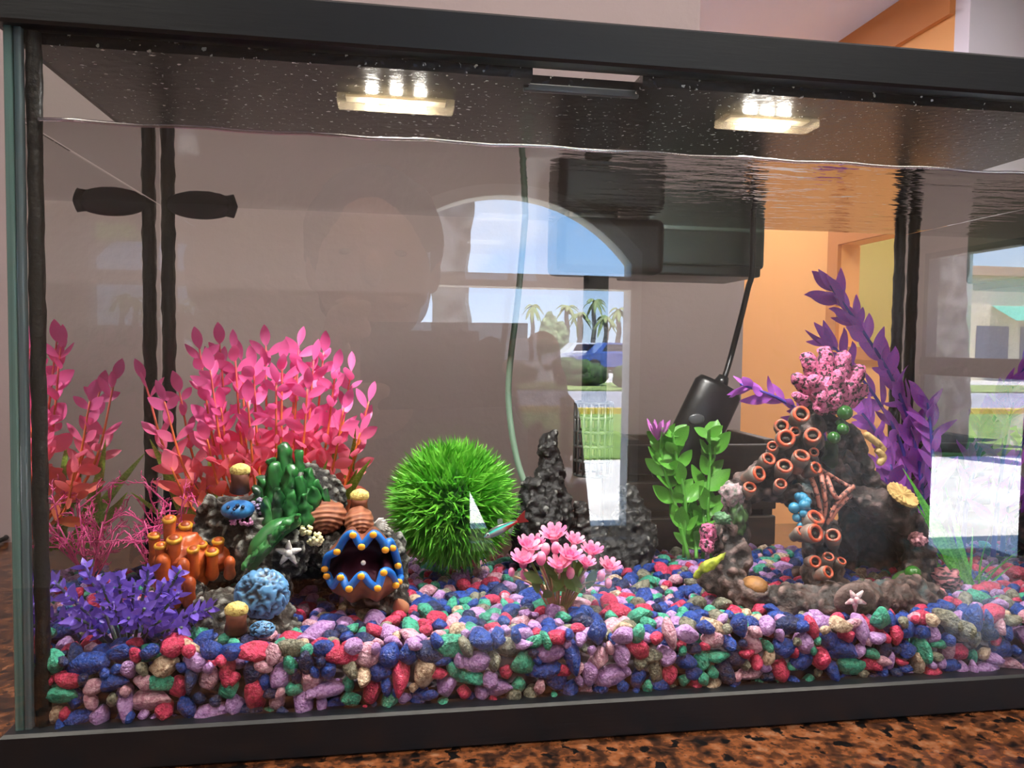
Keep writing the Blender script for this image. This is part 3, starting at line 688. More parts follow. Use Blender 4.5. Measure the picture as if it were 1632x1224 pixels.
# --- right reef ornament with two arches
def C8(x, y): return (1090+.384*x, 540+.384*y)
base2 = at(1310, 990, .06); base2.z = Hg(base2.x, .06)
reef2 = thing('arch_ornament', base2, 'brown rock arch ornament with orange cup corals and pink crown coral', 'ornament')
r2 = MB()
for tpts in ([(90, 1000, .065, 44), (300, 1080, .042, 66), (550, 1110, .034, 92), (750, 1100, .034, 98), (950, 1080, .045, 85), (1080, 1070, .06, 48)],
             [(190, 1010, .06, 84), (210, 860, .068, 64), (212, 700, .074, 58), (270, 610, .078, 62), (400, 540, .084, 68)],
             [(230, 650, .075, 40), (330, 640, .073, 42), (430, 650, .072, 44), (540, 690, .07, 48)],
             [(600, 1070, .05, 90), (570, 960, .054, 72), (560, 880, .058, 58), (540, 800, .062, 45), (560, 700, .07, 45), (520, 570, .08, 75)],
             [(420, 530, .088, 85), (480, 430, .09, 80), (540, 330, .096, 70), (580, 240, .1, 62), (600, 150, .1, 55)],
             [(600, 520, .09, 45), (690, 640, .082, 40), (800, 680, .076, 62), (900, 740, .076, 64), (965, 860, .076, 62), (980, 980, .072, 75)],
             [(690, 400, .092, 30), (740, 480, .088, 38), (790, 590, .088, 36), (840, 660, .085, 36)],
             [(250, 1000, .105, 34), (380, 1020, .108, 34), (500, 990, .105, 40)],
             [(640, 360, .09, 45), (650, 470, .1, 30)],
             [(560, 520, .112, 40), (660, 520, .12, 60), (740, 620, .12, 60), (700, 800, .125, 70), (640, 950, .12, 60)],
             [(740, 620, .12, 60), (860, 800, .122, 80), (860, 1000, .115, 80)], [(760, 700, .125, 70), (760, 1000, .122, 80)], [(600, 560, .1, 60), (740, 650, .1, 70), (880, 730, .1, 70), (960, 850, .1, 70), (980, 1000, .1, 70)], [(640, 600, .115, 50), (800, 690, .115, 70), (950, 800, .11, 80)], [(590, 800, .085, 50), (590, 950, .08, 60)], [(560, 480, .1, 60), (600, 640, .095, 50)]):  # back, roof and side tubes added to keep light out of the cavity
    T_(r2, tpts, C8, .384)
remeshed(r2, 'rock', m_rock2, reef2, .0014, (('CLOUDS', .014, .009), ('STUCCI', .005, .0040)), 2)
def e8(mb, x, y, Y, rx, ry, rd, sub=3): px, py = C8(x, y); return E_(mb, px, py, Y, rx*.384, ry*.384, rd, sub)
# pink crown coral
pc = MB(); e8(pc, 600, 215, .092, 95, 75, .016); pco = pc.build('crown_coral', m_pinkc, reef2)
for (x0, y0_, x1, y1_, r_, Y) in ((560, 200, 515, 85, 42, .095), (590, 190, 588, 62, 44, .092), (630, 200, 662, 80, 44, .092), (660, 230, 722, 138, 44, .092), (530, 220, 470, 165, 38, .092), (680, 250, 738, 215, 38, .094), (560, 240, 540, 170, 34, .08), (620, 230, 640, 150, 34, .08), (660, 270, 690, 200, 32, .082), (570, 280, 575, 240, 34, .078), (630, 280, 640, 245, 30, .08), (500, 260, 465, 235, 24, .088)):
    a, b = C8(x0, y0_), C8(x1, y1_); k = .384*mpp(a[0], a[1], Y); lm = MB(); capsule(lm, at(*a, Y), at(*b, Y-.004), r_*1.15*k, r_*.72*k, 16); rough(lm, .0016, 300); lm.build('coral_lobe', m_pinkc, pco)
# cup corals
def cup(x, y, r_, Y, ax=None):
    Y -= .005; px, py = C8(x, y); c = at(px, py, Y); R_ = r_*.384*mpp(px, py, Y); ax = ax or V((rnd(-.7, .35), -1, rnd(.3, 1.4))).normalized()
    o = MB().lathe([(R_*.8, -R_*2.6), (R_*.9, -R_*1.6), (R_*1.08, -R_*.7), (R_*1.06, -R_*.25), (R_*.95, 0), (R_*.72, .02*R_), (R_*.6, -R_*.35), (R_*.45, -R_*.55), (.00005, -R_*.6)], c, ax, 18).build('cup_coral', m_cup, reef2)
    MB().torus(c+ax*R_*.02, ax, R_*.80, R_*.21, 20, 8).build('cup_rim', m_rimor, o)
    MB().ell(c-ax*R_*.42, (R_*.5, R_*.5, R_*.3), 2).build('cup_mouth', m_hole, o)
for (x, y, r_, Y) in ((487, 312, 36, .076), (405, 362, 30, .078), (424, 412, 38, .07), (535, 400, 34, .07), (489, 485, 34, .064), (352, 498, 30, .07), (418, 528, 34, .064), (462, 385, 24, .078), (368, 446, 24, .074), (312, 560, 33, .068), (274, 616, 27, .068),
                      (548, 536, 28, .062), (540, 470, 20, .07), (402, 602, 26, .062), (548, 742, 38, .052), (545, 806, 38, .046), (618, 816, 32, .05), (488, 798, 24, .052), (545, 925, 26, .044), (600, 905, 24, .046), (655, 922, 20, .046), (598, 968, 27, .038)):
    cup(x, y, r_, Y)
m_gball = M('glossy_green_paint', (52, 104, 40), .15, c2=(38, 80, 34), ns=120, coat=.5)
for (x, y, r_, Y) in ((668, 306, 32, .074), (660, 375, 26, .074), (622, 411, 27, .072), (648, 350, 20, .08), (950, 975, 34, .05), (905, 1035, 22, .046)):
    g_ = MB(); e8(g_, x, y, Y, r_, r_, r_*.384*mpp(1340, 660, Y)); g_.build('green_bubble', m_gball, reef2)
g_ = MB(); e8(g_, 930, 1020, .058, 70, 60, .008); g_.build('green_patch', M('green_patch_paint', (58, 96, 46), .4, c2=(40, 60, 36), ns=90), reef2)
g_ = MB(); e8(g_, 610, 480, .084, 26, 60, .006); rough(g_, .003, 200); g_.build('green_patch', M('green_patch_paint', (58, 96, 46), .4), reef2)
m_bub = M('glossy_sky_blue_paint', (54, 126, 160), .12, coat=.6)
for (x, y, r_, Y) in ((458, 702, 24, .055), (490, 662, 26, .058), (505, 712, 24, .056), (470, 742, 20, .054), (500, 690, 24, .052), (484, 776, 15, .052), (475, 655, 18, .058), (520, 745, 18, .054), (510, 675, 20, .054), (498, 725, 18, .051)):
    g_ = MB(); e8(g_, x, y, Y, r_, r_, r_*.384*mpp(1280, 800, Y)); g_.build('blue_bubble', m_bub, reef2)
m_fan = M('speckled_red_branch', (176, 108, 92), .6, c2=(70, 44, 42), ns=420, thr=(.5, .58))
for pts in ([(520, 560), (545, 620), (562, 690), (570, 740)], [(570, 560), (582, 640), (588, 700), (580, 750)], [(590, 570), (620, 640), (640, 670)], [(700, 615), (650, 660), (620, 710), (596, 765)], [(560, 540), (610, 570), (660, 600), (705, 620)], [(690, 650), (640, 700), (610, 750)]):
    T_(fb := MB(), [(x, y, .057 if y > 600 else .066, 11-3*i/3) for i, (x, y) in enumerate(pts)], C8, .384, 8); fb.build('fan_branch', m_fan, reef2)
# pale discs on stalks
def disc(x, y, rx, Y, parent=reef2):
    px, py = C8(x, y); c = at(px, py, Y); R_ = rx*.384*mpp(px, py, Y); ax = V((.25, -.55, .8)).normalized()
    o = MB().lathe([(R_*.55, -R_*.9), (R_*.7, -R_*.4), (R_*.98, -.0018), (R_*1.02, -.0004)], c, ax, 20).build('disc_stalk', m_rock2, parent)
    q = ax.to_track_quat('Z', 'Y'); vs = [c]; n = 40
    for i in range(n):
        a = 2*math.pi*i/n; rr = R_*(1.04+.05*(i % 2)); vs.append(c+q @ V((rr*math.cos(a), rr*math.sin(a), .0006*(i % 2))))
    MB().add([v+ax*.0008 for v in vs]+[v-ax*.001 for v in vs[1:]], [(0, 1+i, 1+(i+1) % n) for i in range(n)]+[(1+i, n+1+i, n+1+(i+1) % n, 1+(i+1) % n) for i in range(n)]).build('disc_face', M('sand_disc_paint', (206, 172, 110), .6, c2=(150, 112, 60), ns=260, thr=(.5, .7), bump=.0006, bs=500), o, smooth=False)
disc(907, 648, 62, .062)
for pts in ([(760, 400), (800, 430), (822, 455)], [(806, 465), (826, 490), (815, 512)]):
    T_(fb := MB(), [(x, y, .076, 16) for x, y in pts], C8, .384, 8); fb.build('bark_edge', M('sand_disc_paint', (206, 172, 110), .6), reef2)
px, py = C8(710, 1082); starfish(px, py, .0155, 19, M('pink_white_paint', (222, 200, 204), .5, c2=(180, 120, 130), ns=400), reef2, rot=.9)
g_ = MB(); e8(g_, 710, 1085, .021, 95, 75, .004); g_.build('star_patch', m_rock2, reef2)
g_ = MB(); px, py = C8(295, 1025); k = mpp(px, py, .045)
g_.ell(at(px, py, .043), (50*.384*k, .008, 38*.384*k), 4, fn=lambda p: 1+.05*math.sin(p.x*16)*math.sin(p.z*18)); g_.build('honeycomb_mound', M('ochre_paint', (150, 104, 54), .6, c2=(112, 76, 40), ns=160), reef2)
g_ = MB(); T_(g_, [(50, 985, .05, 14), (90, 945, .048, 24), (130, 925, .048, 20), (172, 890, .05, 6)], C8, .384, 8)
remeshed(g_, 'lime_sponge', M('lime_paint', (176, 190, 46), .6, c2=(120, 130, 36), ns=200), reef2, .0009, (('CLOUDS', .003, .003),), 1)
for (x, y, rx, ry, Y, mt) in ((100, 810, 30, 45, .066, m_pinkc), (140, 835, 34, 70, .07, m_rock2), (95, 860, 22, 30, .062, m_pinkc), (200, 645, 50, 50, .068, M('frosted_moss_paint', (84, 92, 84), .8, c2=(170, 140, 146), ns=420)), (222, 750, 34, 80, .066, M('fern_green_paint', (40, 52, 36), .7, c2=(74, 110, 60), ns=220)), (970, 832, 28, 28, .058, M('pink_tuft_paint', (206, 150, 156), .7, c2=(120, 70, 80), ns=500)),
                              (1085, 1010, 58, 60, .062, M('striped_pink_paint', (190, 120, 128), .5, c2=(60, 44, 48), ns=160, thr=(.48, .56), stretch=(1, 1, 4))), (1040, 1075, 60, 44, .052, M('striped_pink_paint', (190, 120, 128), .5)), (770, 1100, 60, 50, .042, m_rock2), (160, 745, 30, 24, .058, M('leaf_green_paint', (70, 110, 74), .5))):
    g_ = MB(); px, py = C8(x, y); k = .384*mpp(px, py, Y); g_.ell(at(px, py, Y), (rx*k, .006, ry*k), 4, fn=lambda p: 1+.35*noise.noise(p*2.2+V((x, y, 0)))+.22*noise.noise(p*7+V((x, y, 0)))); g_.build('painted_polyp', mt, reef2)
# --- black rock behind the flowers
bb = at(925, 890, .158); bb.z = Hg(bb.x, .158)
brk = thing('black_rock_ornament', bb, 'jagged black rock ornament with white dry-brushed ridges under the air hose', 'ornament')
k8 = MB()
for tp in ([(850, 890, .150, 36), (848, 830, .150, 30), (850, 775, .152, 16)], [(886, 890, .160, 32), (880, 800, .163, 30), (874, 720, .165, 16), (882, 690, .166, 7)], [(940, 895, .160, 60), (930, 850, .163, 30), (925, 810, .164, 10)],
           [(1000, 890, .156, 38), (1008, 830, .158, 30), (1005, 790, .16, 14)], [(840, 880, .148, 22), (870, 850, .145, 24), (880, 790, .15, 12)], [(1020, 890, .152, 20), (1024, 840, .154, 14)]):
    T_(k8, tp)
remeshed(k8, 'rock', m_blackrock, brk, .0014, (('CLOUDS', .016, .012), ('STUCCI', .0035, .0045)), 1)
# ------------------------------------------------------------------ plants
def leaf_mesh(name, mat, prof, curve=.15, fold=.08, n=7, jag=None):
    """unit leaf along +Z: prof(t) = half width; five points across; a little curl"""
    vs = []; fs = []
    for i in range(n+1):
        t = i/n; w = prof(t); y = curve*t*t
        for k in (-1, -.5, 0, .5, 1):
            zz = t+(jag*(1-abs(k))*(1 if i == n else 0) if jag else 0)
            vs.append((w*k, y-fold*w*(1-abs(k))*1.6, zz))
    for i in range(n):
        for k in range(4): a = i*5+k; fs.append((a, a+1, a+6, a+5))
    me = bpy.data.meshes.new(name); me.from_pydata(vs, [], fs); me.materials.append(mat)
    me.polygons.foreach_set('use_smooth', [True]*len(fs)); me.update(); return me
def oval(w, p=1.0): return lambda t: max(.004, w*math.sin(math.pi*min(1, (t*.97+.015))**p)**.8)
def blade(w): return lambda t: max(.002, w*(1-t)**.7*(.5+.5*min(1, t*5)))
TO_CAM = V((-.1, -1, .1))

# tall pink plant behind the reef ornament
m_pink = M('pink_plastic', (250, 142, 96), .4, grad=(.080, .135, (255, 118, 188)), spec=.4, trl=.45)
m_pstem = M('orange_stem_plastic', (214, 112, 50), .4, grad=(.12, .2, (250, 80, 130)))
m_yg = M('yellow_green_plastic', (120, 164, 56), .4, c2=(160, 186, 80), ns=60, trl=.3)
pb_ = at(430, 872, .14); pb_.z = Hg(pb_.x, .14)
pp = thing('pink_plant', pb_, 'tall neon pink plastic plant with orange stems behind the reef ornament', 'plant')
lf = [leaf_mesh('leaf', m_pink, oval(.25), .18, .1), leaf_mesh('leaf', m_pink, oval(.20, 1.15), -.1, .12), leaf_mesh('leaf', m_pink, oval(.29, .9), .25, .05)]
tips = [((230, 606), .132), ((262, 640), .128), ((318, 556), .135), ((350, 548), .15), ((374, 560), .14), ((404, 585), .125), ((424, 552), .15), ((450, 575), .13), ((476, 552), .145), ((516, 560), .14), ((535, 590), .125), ((560, 592), .15), ((588, 640), .14), ((574, 690), .13), ((330, 700), .125), ((272, 745), .12), ((286, 625), .15), ((440, 610), .12), ((490, 620), .12), ((395, 640), .118), ((548, 650), .12), ((352, 650), .13), ((335, 590), .126), ((385, 575), .152), ((470, 600), .152), ((500, 575), .13)]
for (tx, ty), Y in tips:
    b0 = at(430+(tx-425)*.35, 850, .14); tp = at(tx, ty, Y); mid = b0.lerp(tp, .5)+V(((tp.x-b0.x)*.18, 0, -.005))
    sp_ = bez([b0, mid, tp], 10); MB().tube(sp_, [.0011-.0006*i/20 for i in range(len(sp_))], 7).build('stem', m_pstem, pp)
    L_ = sum((sp_[i+1]-sp_[i]).length for i in range(len(sp_)-1)); nn = max(3, int(L_/.0125)); 
    for j in range(nn):
        t = .38+.62*j/(nn-1); idx = min(len(sp_)-2, int(t*(len(sp_)-1))); p = sp_[idx]; d = (sp_[idx+1]-sp_[idx]).normalized()
        an = j*1.57+rnd(-.4, .4); side = d.cross(V((0, 1, 0))).normalized()*math.cos(an)+V((0, 1, 0))*math.sin(an)*.8
        for s_ in (1, -1):
            if random.random() < .12: continue
            dd = (d*rnd(.5, 1.1)+side*s_*rnd(.7, 1.1)).normalized(); ln = rnd(.010, .0165)*(1.15 if t < .6 else .95)
            inst('leaf', random.choice(lf), pp, frame(p, dd, TO_CAM+rv(.7), (ln*rnd(.75, 1.05), ln, ln)))
    inst('leaf', random.choice(lf), pp, frame(tp, (sp_[-1]-sp_[-2]).normalized()+rv(.2), TO_CAM+rv(.5), (.012, .012, .013)))
bl = [leaf_mesh('blade', m_yg, blade(.085), .3, .2, 8), leaf_mesh('blade', m_yg, blade(.075), -.2, .2, 8)]
for (tx, ty, bx) in ((598, 690, 520), (592, 720, 500), (570, 740, 510), (545, 700, 490), (238, 720, 330), (246, 700, 320), (335, 700, 340), (560, 760, 500), (520, 720, 480), (440, 720, 440), (270, 800, 330), (228, 770, 300), (330, 740, 350), (300, 760, 360)):
    b0 = at(bx, 870, .145); tp = at(tx, ty, .145+rnd(-.015, .015)); ln = (tp-b0).length
    inst('grass_blade', random.choice(bl), pp, frame(b0, tp-b0, TO_CAM+rv(.4), (ln, ln, ln)))
# small magenta fern behind the orange coral
def feather(px, py, Y, tips, mat, name, label, cat='plant', depth=3, r0=.0006):
    b0 = at(px, py, Y); b0.z = Hg(b0.x, Y); t_ = thing(name, b0, label, cat)
    for (tx, ty) in tips:
        tp = at(tx, ty, Y+rnd(-.012, .012)); fm = MB()
        def grow(p, q, r_, dep):
            fm.tube([p, p.lerp(q, .5)+rv(.0008), q], [r_, r_*.9, r_*.7], 5)
            if dep == 0: return
            d = q-p
            for k in range(4):
                a = p.lerp(q, .35+.2*k); sd = rv(1); sd = (d.normalized()*.9+sd*.9).normalized()
                grow(a, a+sd*d.length*.42, r_*.75, dep-1)
        grow(b0, tp, r0, depth); fm.build('frond', mat, t_)
    return t_
m_mag = M('magenta_plastic', (226, 86, 150), .45)
feather(262, 905, .125, [(230, 830), (250, 812), (272, 800), (300, 806), (322, 812), (240, 860), (290, 830), (205, 850)], m_mag, 'magenta_fern', 'small feathery magenta plastic plant at the back left corner')

# purple bushy plant, front left
m_pur = M('violet_plastic', (112, 80, 206), .4, c2=(140, 112, 216), ns=110, trl=.25)
m_purst = M('dull_violet_stem', (88, 84, 110), .5, grad=(.05, .075, (104, 76, 180)), c2=(70, 96, 56), ns=100)
pbase = at(205, 1040, .032); pbase.z = Hg(pbase.x, .032)
pv = thing('violet_plant', pbase, 'bushy violet plastic plant in the front corner of the gravel', 'plant')
vl = [leaf_mesh('leaf', m_pur, oval(.22, .8), .2, .15, 5), leaf_mesh('leaf', m_pur, oval(.28, .7), -.15, .1, 5)]
for (tx, ty, Y) in ((84, 925, .03), (108, 950, .02), (134, 898, .035), (160, 925, .02), (188, 915, .03), (214, 930, .018), (238, 905, .03), (262, 930, .02), (288, 908, .032), (285, 945, .02), (312, 975, .026), (338, 968, .03), (120, 985, .016), (160, 975, .04), (230, 970, .012), (255, 990, .016), (95, 985, .03), (290, 1000, .02), (180, 960, .012), (205, 985, .014), (140, 1000, .02)):
    b0 = at(205+(tx-205)*.25, 1032, .032); tp = at(tx, ty, max(.010, Y)); sp_ = bez([b0, b0.lerp(tp, .55)+V((0, 0, .002)), tp], 8)
    MB().tube(sp_, .0007, 6).build('stem', m_purst, pv)
    for j in range(5):
        t = .45+.55*j/4; idx = min(len(sp_)-2, int(t*(len(sp_)-1))); p = sp_[idx]; d = (sp_[idx+1]-sp_[idx]).normalized()
        for q in range(4):
            an = q*1.57+j*.7; x_ = d.orthogonal().normalized(); y_ = d.cross(x_); dd = d*rnd(.5, 1)+(x_*math.cos(an)+y_*math.sin(an))
            ln = rnd(.0042, .0066); inst('leaf', random.choice(vl), pv, frame(p, dd, TO_CAM+rv(.8), (ln, ln, ln)))

# green ball plant
mc = at(722, 803, .13); mr = 104*mpp(722, 803, .13)
mb_ = thing('grass_ball_plant', V((mc.x, mc.y, mc.z-mr)), 'round bright green grass ball plant on the gravel', 'plant')
MB().ell(mc, mr*.62, 3).build('core', M('dark_moss', (44, 108, 28), .8), mb_)
m_bl = M('grass_green_plastic', (82, 166, 44), .38, c2=(132, 206, 74), ns=110, thr=(.4, .62), spec=.4, trl=.2)
gb = MB(); gold = math.pi*(3-math.sqrt(5)); NB = 3600
for i in range(NB):
    z = 1-2*(i+.5)/NB; rr = math.sqrt(1-z*z); d = V((rr*math.cos(i*gold), rr*math.sin(i*gold), z)); d = (d+rv(.16)).normalized()
    L_ = mr*rnd(.34, .5); p0 = mc+d*mr*.6; drp = (d+rv(.5)+V((0, 0, -.05))).normalized(); p1 = p0+d*L_*.5; p2 = p1+drp*L_*.55
    sd = d.cross(rv(1)).normalized()*.00085
    gb.add([p0-sd*.5, p0+sd*.5, p1-sd, p1+sd, p2], [(0, 1, 3, 2), (2, 3, 4)])
tag(gb.build('grass_blades', m_bl, mb_, fix=False), kind='stuff')

# pink flowers
fb0 = at(890, 980, .05); fb0.z = Hg(fb0.x, .05)
pf = thing('pink_flower_plant', fb0, 'small plastic plant with pink blossoms on the gravel before the black rock', 'plant')
m_petal = M('blossom_pink_plastic', (238, 134, 184), .45, c2=(246, 178, 202), ns=160, trl=.3)
m_fst = M('peach_stem_plastic', (206, 150, 128), .45, grad=(.06, .085, (232, 140, 150)), c2=(110, 140, 70), ns=60)
m_fleaf = M('olive_leaf_plastic', (96, 128, 60), .45)
def c7(x, y): return 580+.294*x, 640+.294*y
for i, (cx, cy, s_, Y) in enumerate(((1030, 728, 1.2, .05), (890, 790, 1.1, .045), (865, 862, 1.1, .036), (1140, 758, .9, .056), (1235, 815, 1.0, .05), (1115, 842, 1.1, .036), (1060, 890, 1.0, .032), (1330, 900, 1.0, .05), (930, 770, .9, .056), (1285, 945, .5, .045), (1325, 985, .45, .044), (1205, 880, .8, .04), (985, 800, .55, .04), (1040, 795, .55, .038), (1120, 930, .5, .034), (960, 850, .6, .036), (870, 935, .5, .04), (800, 925, .4, .05), (1180, 960, .45, .05))):
    px, py = c7(cx, cy); c = at(px, py, Y); R_ = .0062*s_
    sp_ = bez([at(890+(px-890)*.15, 975, .05), at(890+(px-890)*.5, 935, .048), c-V((0, 0, R_*.6))], 6); MB().tube(sp_, .0006, 6).build('stem', m_fst, pf)
    fm = MB(); ax = V((rnd(-.3, .3), -.35, 1)).normalized(); q = ax.to_track_quat('Z', 'Y')
    if s_ > .7:
        for ring_, (n_, out, ln) in enumerate(((9, .95, 1.0), (7, .55, .95), (4, .2, .8))):
            for k in range(n_):
                an = 2*math.pi*(k+.5*ring_)/n_; u_ = V((math.cos(an), math.sin(an), 0)); w_ = V((-math.sin(an), math.cos(an), 0))*.26
                pts = [V((0, 0, -.4))+u_*.1, u_*out*.55*ln+V((0, 0, .1-.0*out))-w_, u_*out*.55*ln+V((0, 0, .1))+w_, u_*out*ln+V((0, 0, .45))-w_*.8, u_*out*ln*1.05+V((0, 0, .55)), u_*out*ln+V((0, 0, .45))+w_*.8]
                fm.add([c+q @ (p*R_) for p in pts], [(0, 1, 2), (1, 3, 4, 5, 2)])
        fm.ell(c-ax*R_*.35, R_*.3, 2); fm.build('blossom', m_petal, pf, fix=False)
    else:
        fm.ell(c, (R_*.7, R_*.7, R_), 2); fm.build('bud', m_petal, pf)
fl_ = leaf_mesh('leaf', m_fleaf, oval(.2), .3, .1)
for i in range(22):
    p = at(890+rnd(-35, 45), 955-rnd(0, 40), .046+rnd(-.01, .01)); dd = V((rnd(-1, 1), rnd(-.4, .4), rnd(.3, 1))); ln = rnd(.009, .014); inst('leaf', fl_, pf, frame(p, dd, TO_CAM+rv(.5), (ln, ln, ln)))

# leafy green plant with a purple flower
gpb = at(1108, 888, .15); gpb.z = Hg(gpb.x, .15)
gp = thing('leafy_plant', gpb, 'broad-leaved green plastic plant with a purple flower beside the arch ornament', 'plant')
m_gl = M('leaf_green_plastic', (84, 160, 50), .35, c2=(112, 186, 70), ns=70, trl=.25)
m_gs = M('stem_green_plastic', (86, 156, 56), .4)
gl_ = [leaf_mesh('leaf', m_gl, oval(.27, .85), .22, .18), leaf_mesh('leaf', m_gl, oval(.22, .9), .35, .2), leaf_mesh('leaf', m_gl, oval(.3, .8), -.12, .15)]
for (bx, pts, ls, nl) in ((1098, [(1098, 890), (1075, 800), (1058, 745), (1052, 700)], 1.0, 7), (1086, [(1090, 888), (1092, 800), (1078, 730), (1072, 690)], .9, 7), (1134, [(1134, 890), (1128, 800), (1132, 735), (1130, 690)], 1.0, 8), (1105, [(1110, 890), (1108, 850), (1100, 810)], .95, 5), (1130, [(1120, 890), (1122, 850), (1120, 790)], .95, 5)):
    sp_ = bez([at(x, y, .15+.004*math.sin(x)) for x, y in pts], 8); MB().tube(sp_, [.0014-.0006*i/len(sp_) for i in range(len(sp_))], 8).build('stem', m_gs, gp)
    for j in range(nl):
        t = .2+.8*j/(nl-1); idx = min(len(sp_)-2, int(t*(len(sp_)-1))); p = sp_[idx]; d = (sp_[idx+1]-sp_[idx]).normalized()
        an = j*1.25+bx; side = V((math.cos(an), math.sin(an)*.6, 0))
        for s_ in (1, -1):
            dd = d*rnd(.5, .9)+side*s_*rnd(.7, 1); ln = rnd(.014, .021)*ls*(1 if t < .9 else .75); inst('leaf', random.choice(gl_), gp, frame(p, dd, TO_CAM+V((0, 0, .6))+rv(.5), (ln, ln, ln)))
m_fp = M('purple_petal_plastic', (190, 92, 184), .4, c2=(226, 196, 222), ns=160, thr=(.5, .7))
pl_ = leaf_mesh('petal', m_fp, oval(.13, 1.4), .15, .2)
fc = at(1048, 702, .148)
for k in range(11):
    an = k*2*math.pi/11; dd = V((math.cos(an)*.8, math.sin(an)*.5-.2, .9)); inst('petal', pl_, gp, frame(fc, dd, V((-math.cos(an), -math.sin(an)-.3, .3)), (.013, .013, .015*rnd(.8, 1.1))))
# tall purple plant
ppb = at(1470, 900, .14); ppb.z = Hg(ppb.x, .14)
pu = thing('purple_plant', ppb, 'tall purple and blue plastic plant rising behind the arch ornament', 'plant')
m_pl2 = M('purple_blue_plastic', (206, 100, 204), .42, c2=(108, 96, 214), ns=60, thr=(.49, .62), trl=.4)
m_ps2 = M('indigo_stem_plastic', (78, 62, 158), .4)
jl = [leaf_mesh('leaf', m_pl2, lambda t: .22*math.sin(math.pi*min(1, t*.86+.04))**.8+.02, .2, .2, 7, jag=.18), leaf_mesh('leaf', m_pl2, lambda t: .16*math.sin(math.pi*min(1, t*.9+.04))+.015, -.35, .15, 7, jag=.1), leaf_mesh('leaf', m_pl2, oval(.2, .7), .3, .1)]
for (pts, ls, nl) in (([(1470, 900, .14), (1470, 800, .14), (1460, 710, .138), (1425, 610, .135), (1370, 520, .132), (1322, 455, .13)], 1.0, 26),
                      ([(1455, 900, .15), (1450, 800, .15), (1440, 720, .148), (1400, 640, .145), (1345, 570, .14), (1318, 545, .14)], .9, 14), ([(1440, 900, .13), (1420, 800, .135), (1400, 700, .135), (1372, 655, .13)], 1.1, 9),
                      ([(1490, 900, .12), (1490, 800, .12), (1485, 700, .12), (1478, 640, .12)], 1.0, 11), ([(1340, 800, .12), (1310, 690, .118), (1250, 640, .116), (1180, 612, .115)], .85, 11), ([(1430, 900, .12), (1432, 820, .12), (1420, 740, .12)], 1.1, 7)):
    sp_ = bez([at(*q[:2], q[2]) for q in pts], 8); MB().tube(sp_, [.0017-.001*i/len(sp_) for i in range(len(sp_))], 8).build('stem', m_ps2, pu)
    for j in range(nl):
        t = .22+.78*j/(nl-1); idx = min(len(sp_)-2, int(t*(len(sp_)-1))); p = sp_[idx]; d = (sp_[idx+1]-sp_[idx]).normalized()
        an = j*2.2; x_ = d.cross(V((0, 1, 0))).normalized(); side = x_*math.cos(an)+V((0, 1, 0))*math.sin(an)*.7
        for s_ in (1, -1):
            dd = d*rnd(.7, 1.2)+side*s_*rnd(.5, .9); ln = rnd(.014, .023)*ls*(.7 if t > .96 else 1)
            inst('leaf', random.choice(jl), pu, frame(p, dd, TO_CAM+rv(.6), (ln*rnd(.8, 1.1), ln, ln)))
# grass tuft, right
rgb = at(1560, 950, .06); rgb.z = Hg(rgb.x, .06)
rg = thing('grass_tuft', rgb, 'tuft of long green plastic grass blades beside the arch ornament', 'plant')
m_rg = M('tuft_green_plastic', (70, 150, 44), .35, c2=(104, 184, 68), ns=50, trl=.25)
bl2 = [leaf_mesh('blade', m_rg, blade(.045), .3, .2, 8), leaf_mesh('blade', m_rg, blade(.04), -.1, .2, 8)]
for (tx, ty) in ((1448, 745), (1456, 760), (1450, 815), (1462, 800), (1475, 790), (1490, 800), (1500, 830), (1510, 780), (1520, 850), (1535, 820), (1545, 860), (1560, 840), (1575, 880), (1590, 870), (1600, 900), (1480, 860), (1498, 880), (1525, 890), (1555, 900), (1440, 850)):
    b0 = at(1560+rnd(-22, 12), 952, .06+rnd(-.006, .006)); tp = at(tx, ty, .075+rnd(-.01, .015)); ln = (tp-b0).length; inst('grass_blade', random.choice(bl2), rg, frame(b0, tp-b0, TO_CAM+rv(.5), (ln, ln, ln)))

# ------------------------------------------------------------------ neon tetra
h0 = at(771, 856, .095); t0 = at(838, 824, .095); fx = (t0-h0); FLn = fx.length; fx.normalize(); fz = V((0, 1, 0)).cross(fx)*-1
fz = fx.cross(V((0, 1, 0))); fz = fz if fz.z > 0 else -fz; fy = V((0, 1, 0))
fish = thing('neon_tetra', h0.lerp(t0, .4), 'slim neon tetra with turquoise stripe and red tail swimming before the grass ball', 'fish')
fm = MB(); prof = [(0, .02), (.05, .07), (.14, .11), (.28, .135), (.42, .13), (.56, .10), (.68, .07), (.76, .05), (.80, .045)]
vs = []; cs = []; sg = 16
for t, r_ in prof:
    for k in range(sg):
        a = 2*math.pi*k/sg; up_ = math.sin(a); vs.append(h0+fx*(t*FLn)+fy*(math.cos(a)*r_*.42*FLn)+fz*(up_*r_*FLn*.78))
        if .12 < up_ < .62 and t < .72: c_ = (.05, .75, .65, 1)
        elif up_ >= .62: c_ = (.06, .07, .07, 1)
        elif t > .45: c_ = (.45, .03, .03, 1)
        else: c_ = (.35, .38, .38, 1)
        cs.append(c_)
fm.v = vs; fm.c = cs; fm.f = [(i*sg+k, i*sg+(k+1) % sg, (i+1)*sg+(k+1) % sg, (i+1)*sg+k) for i in range(len(prof)-1) for k in range(sg)]+[tuple(range(sg))[::-1], tuple((len(prof)-1)*sg+k for k in range(sg))]; fm.mi = [0]*len(fm.f)
body = fm.build('body', M('tetra_skin', (255, 255, 255), .25, attr='col', coat=.4), fish, attr=True)
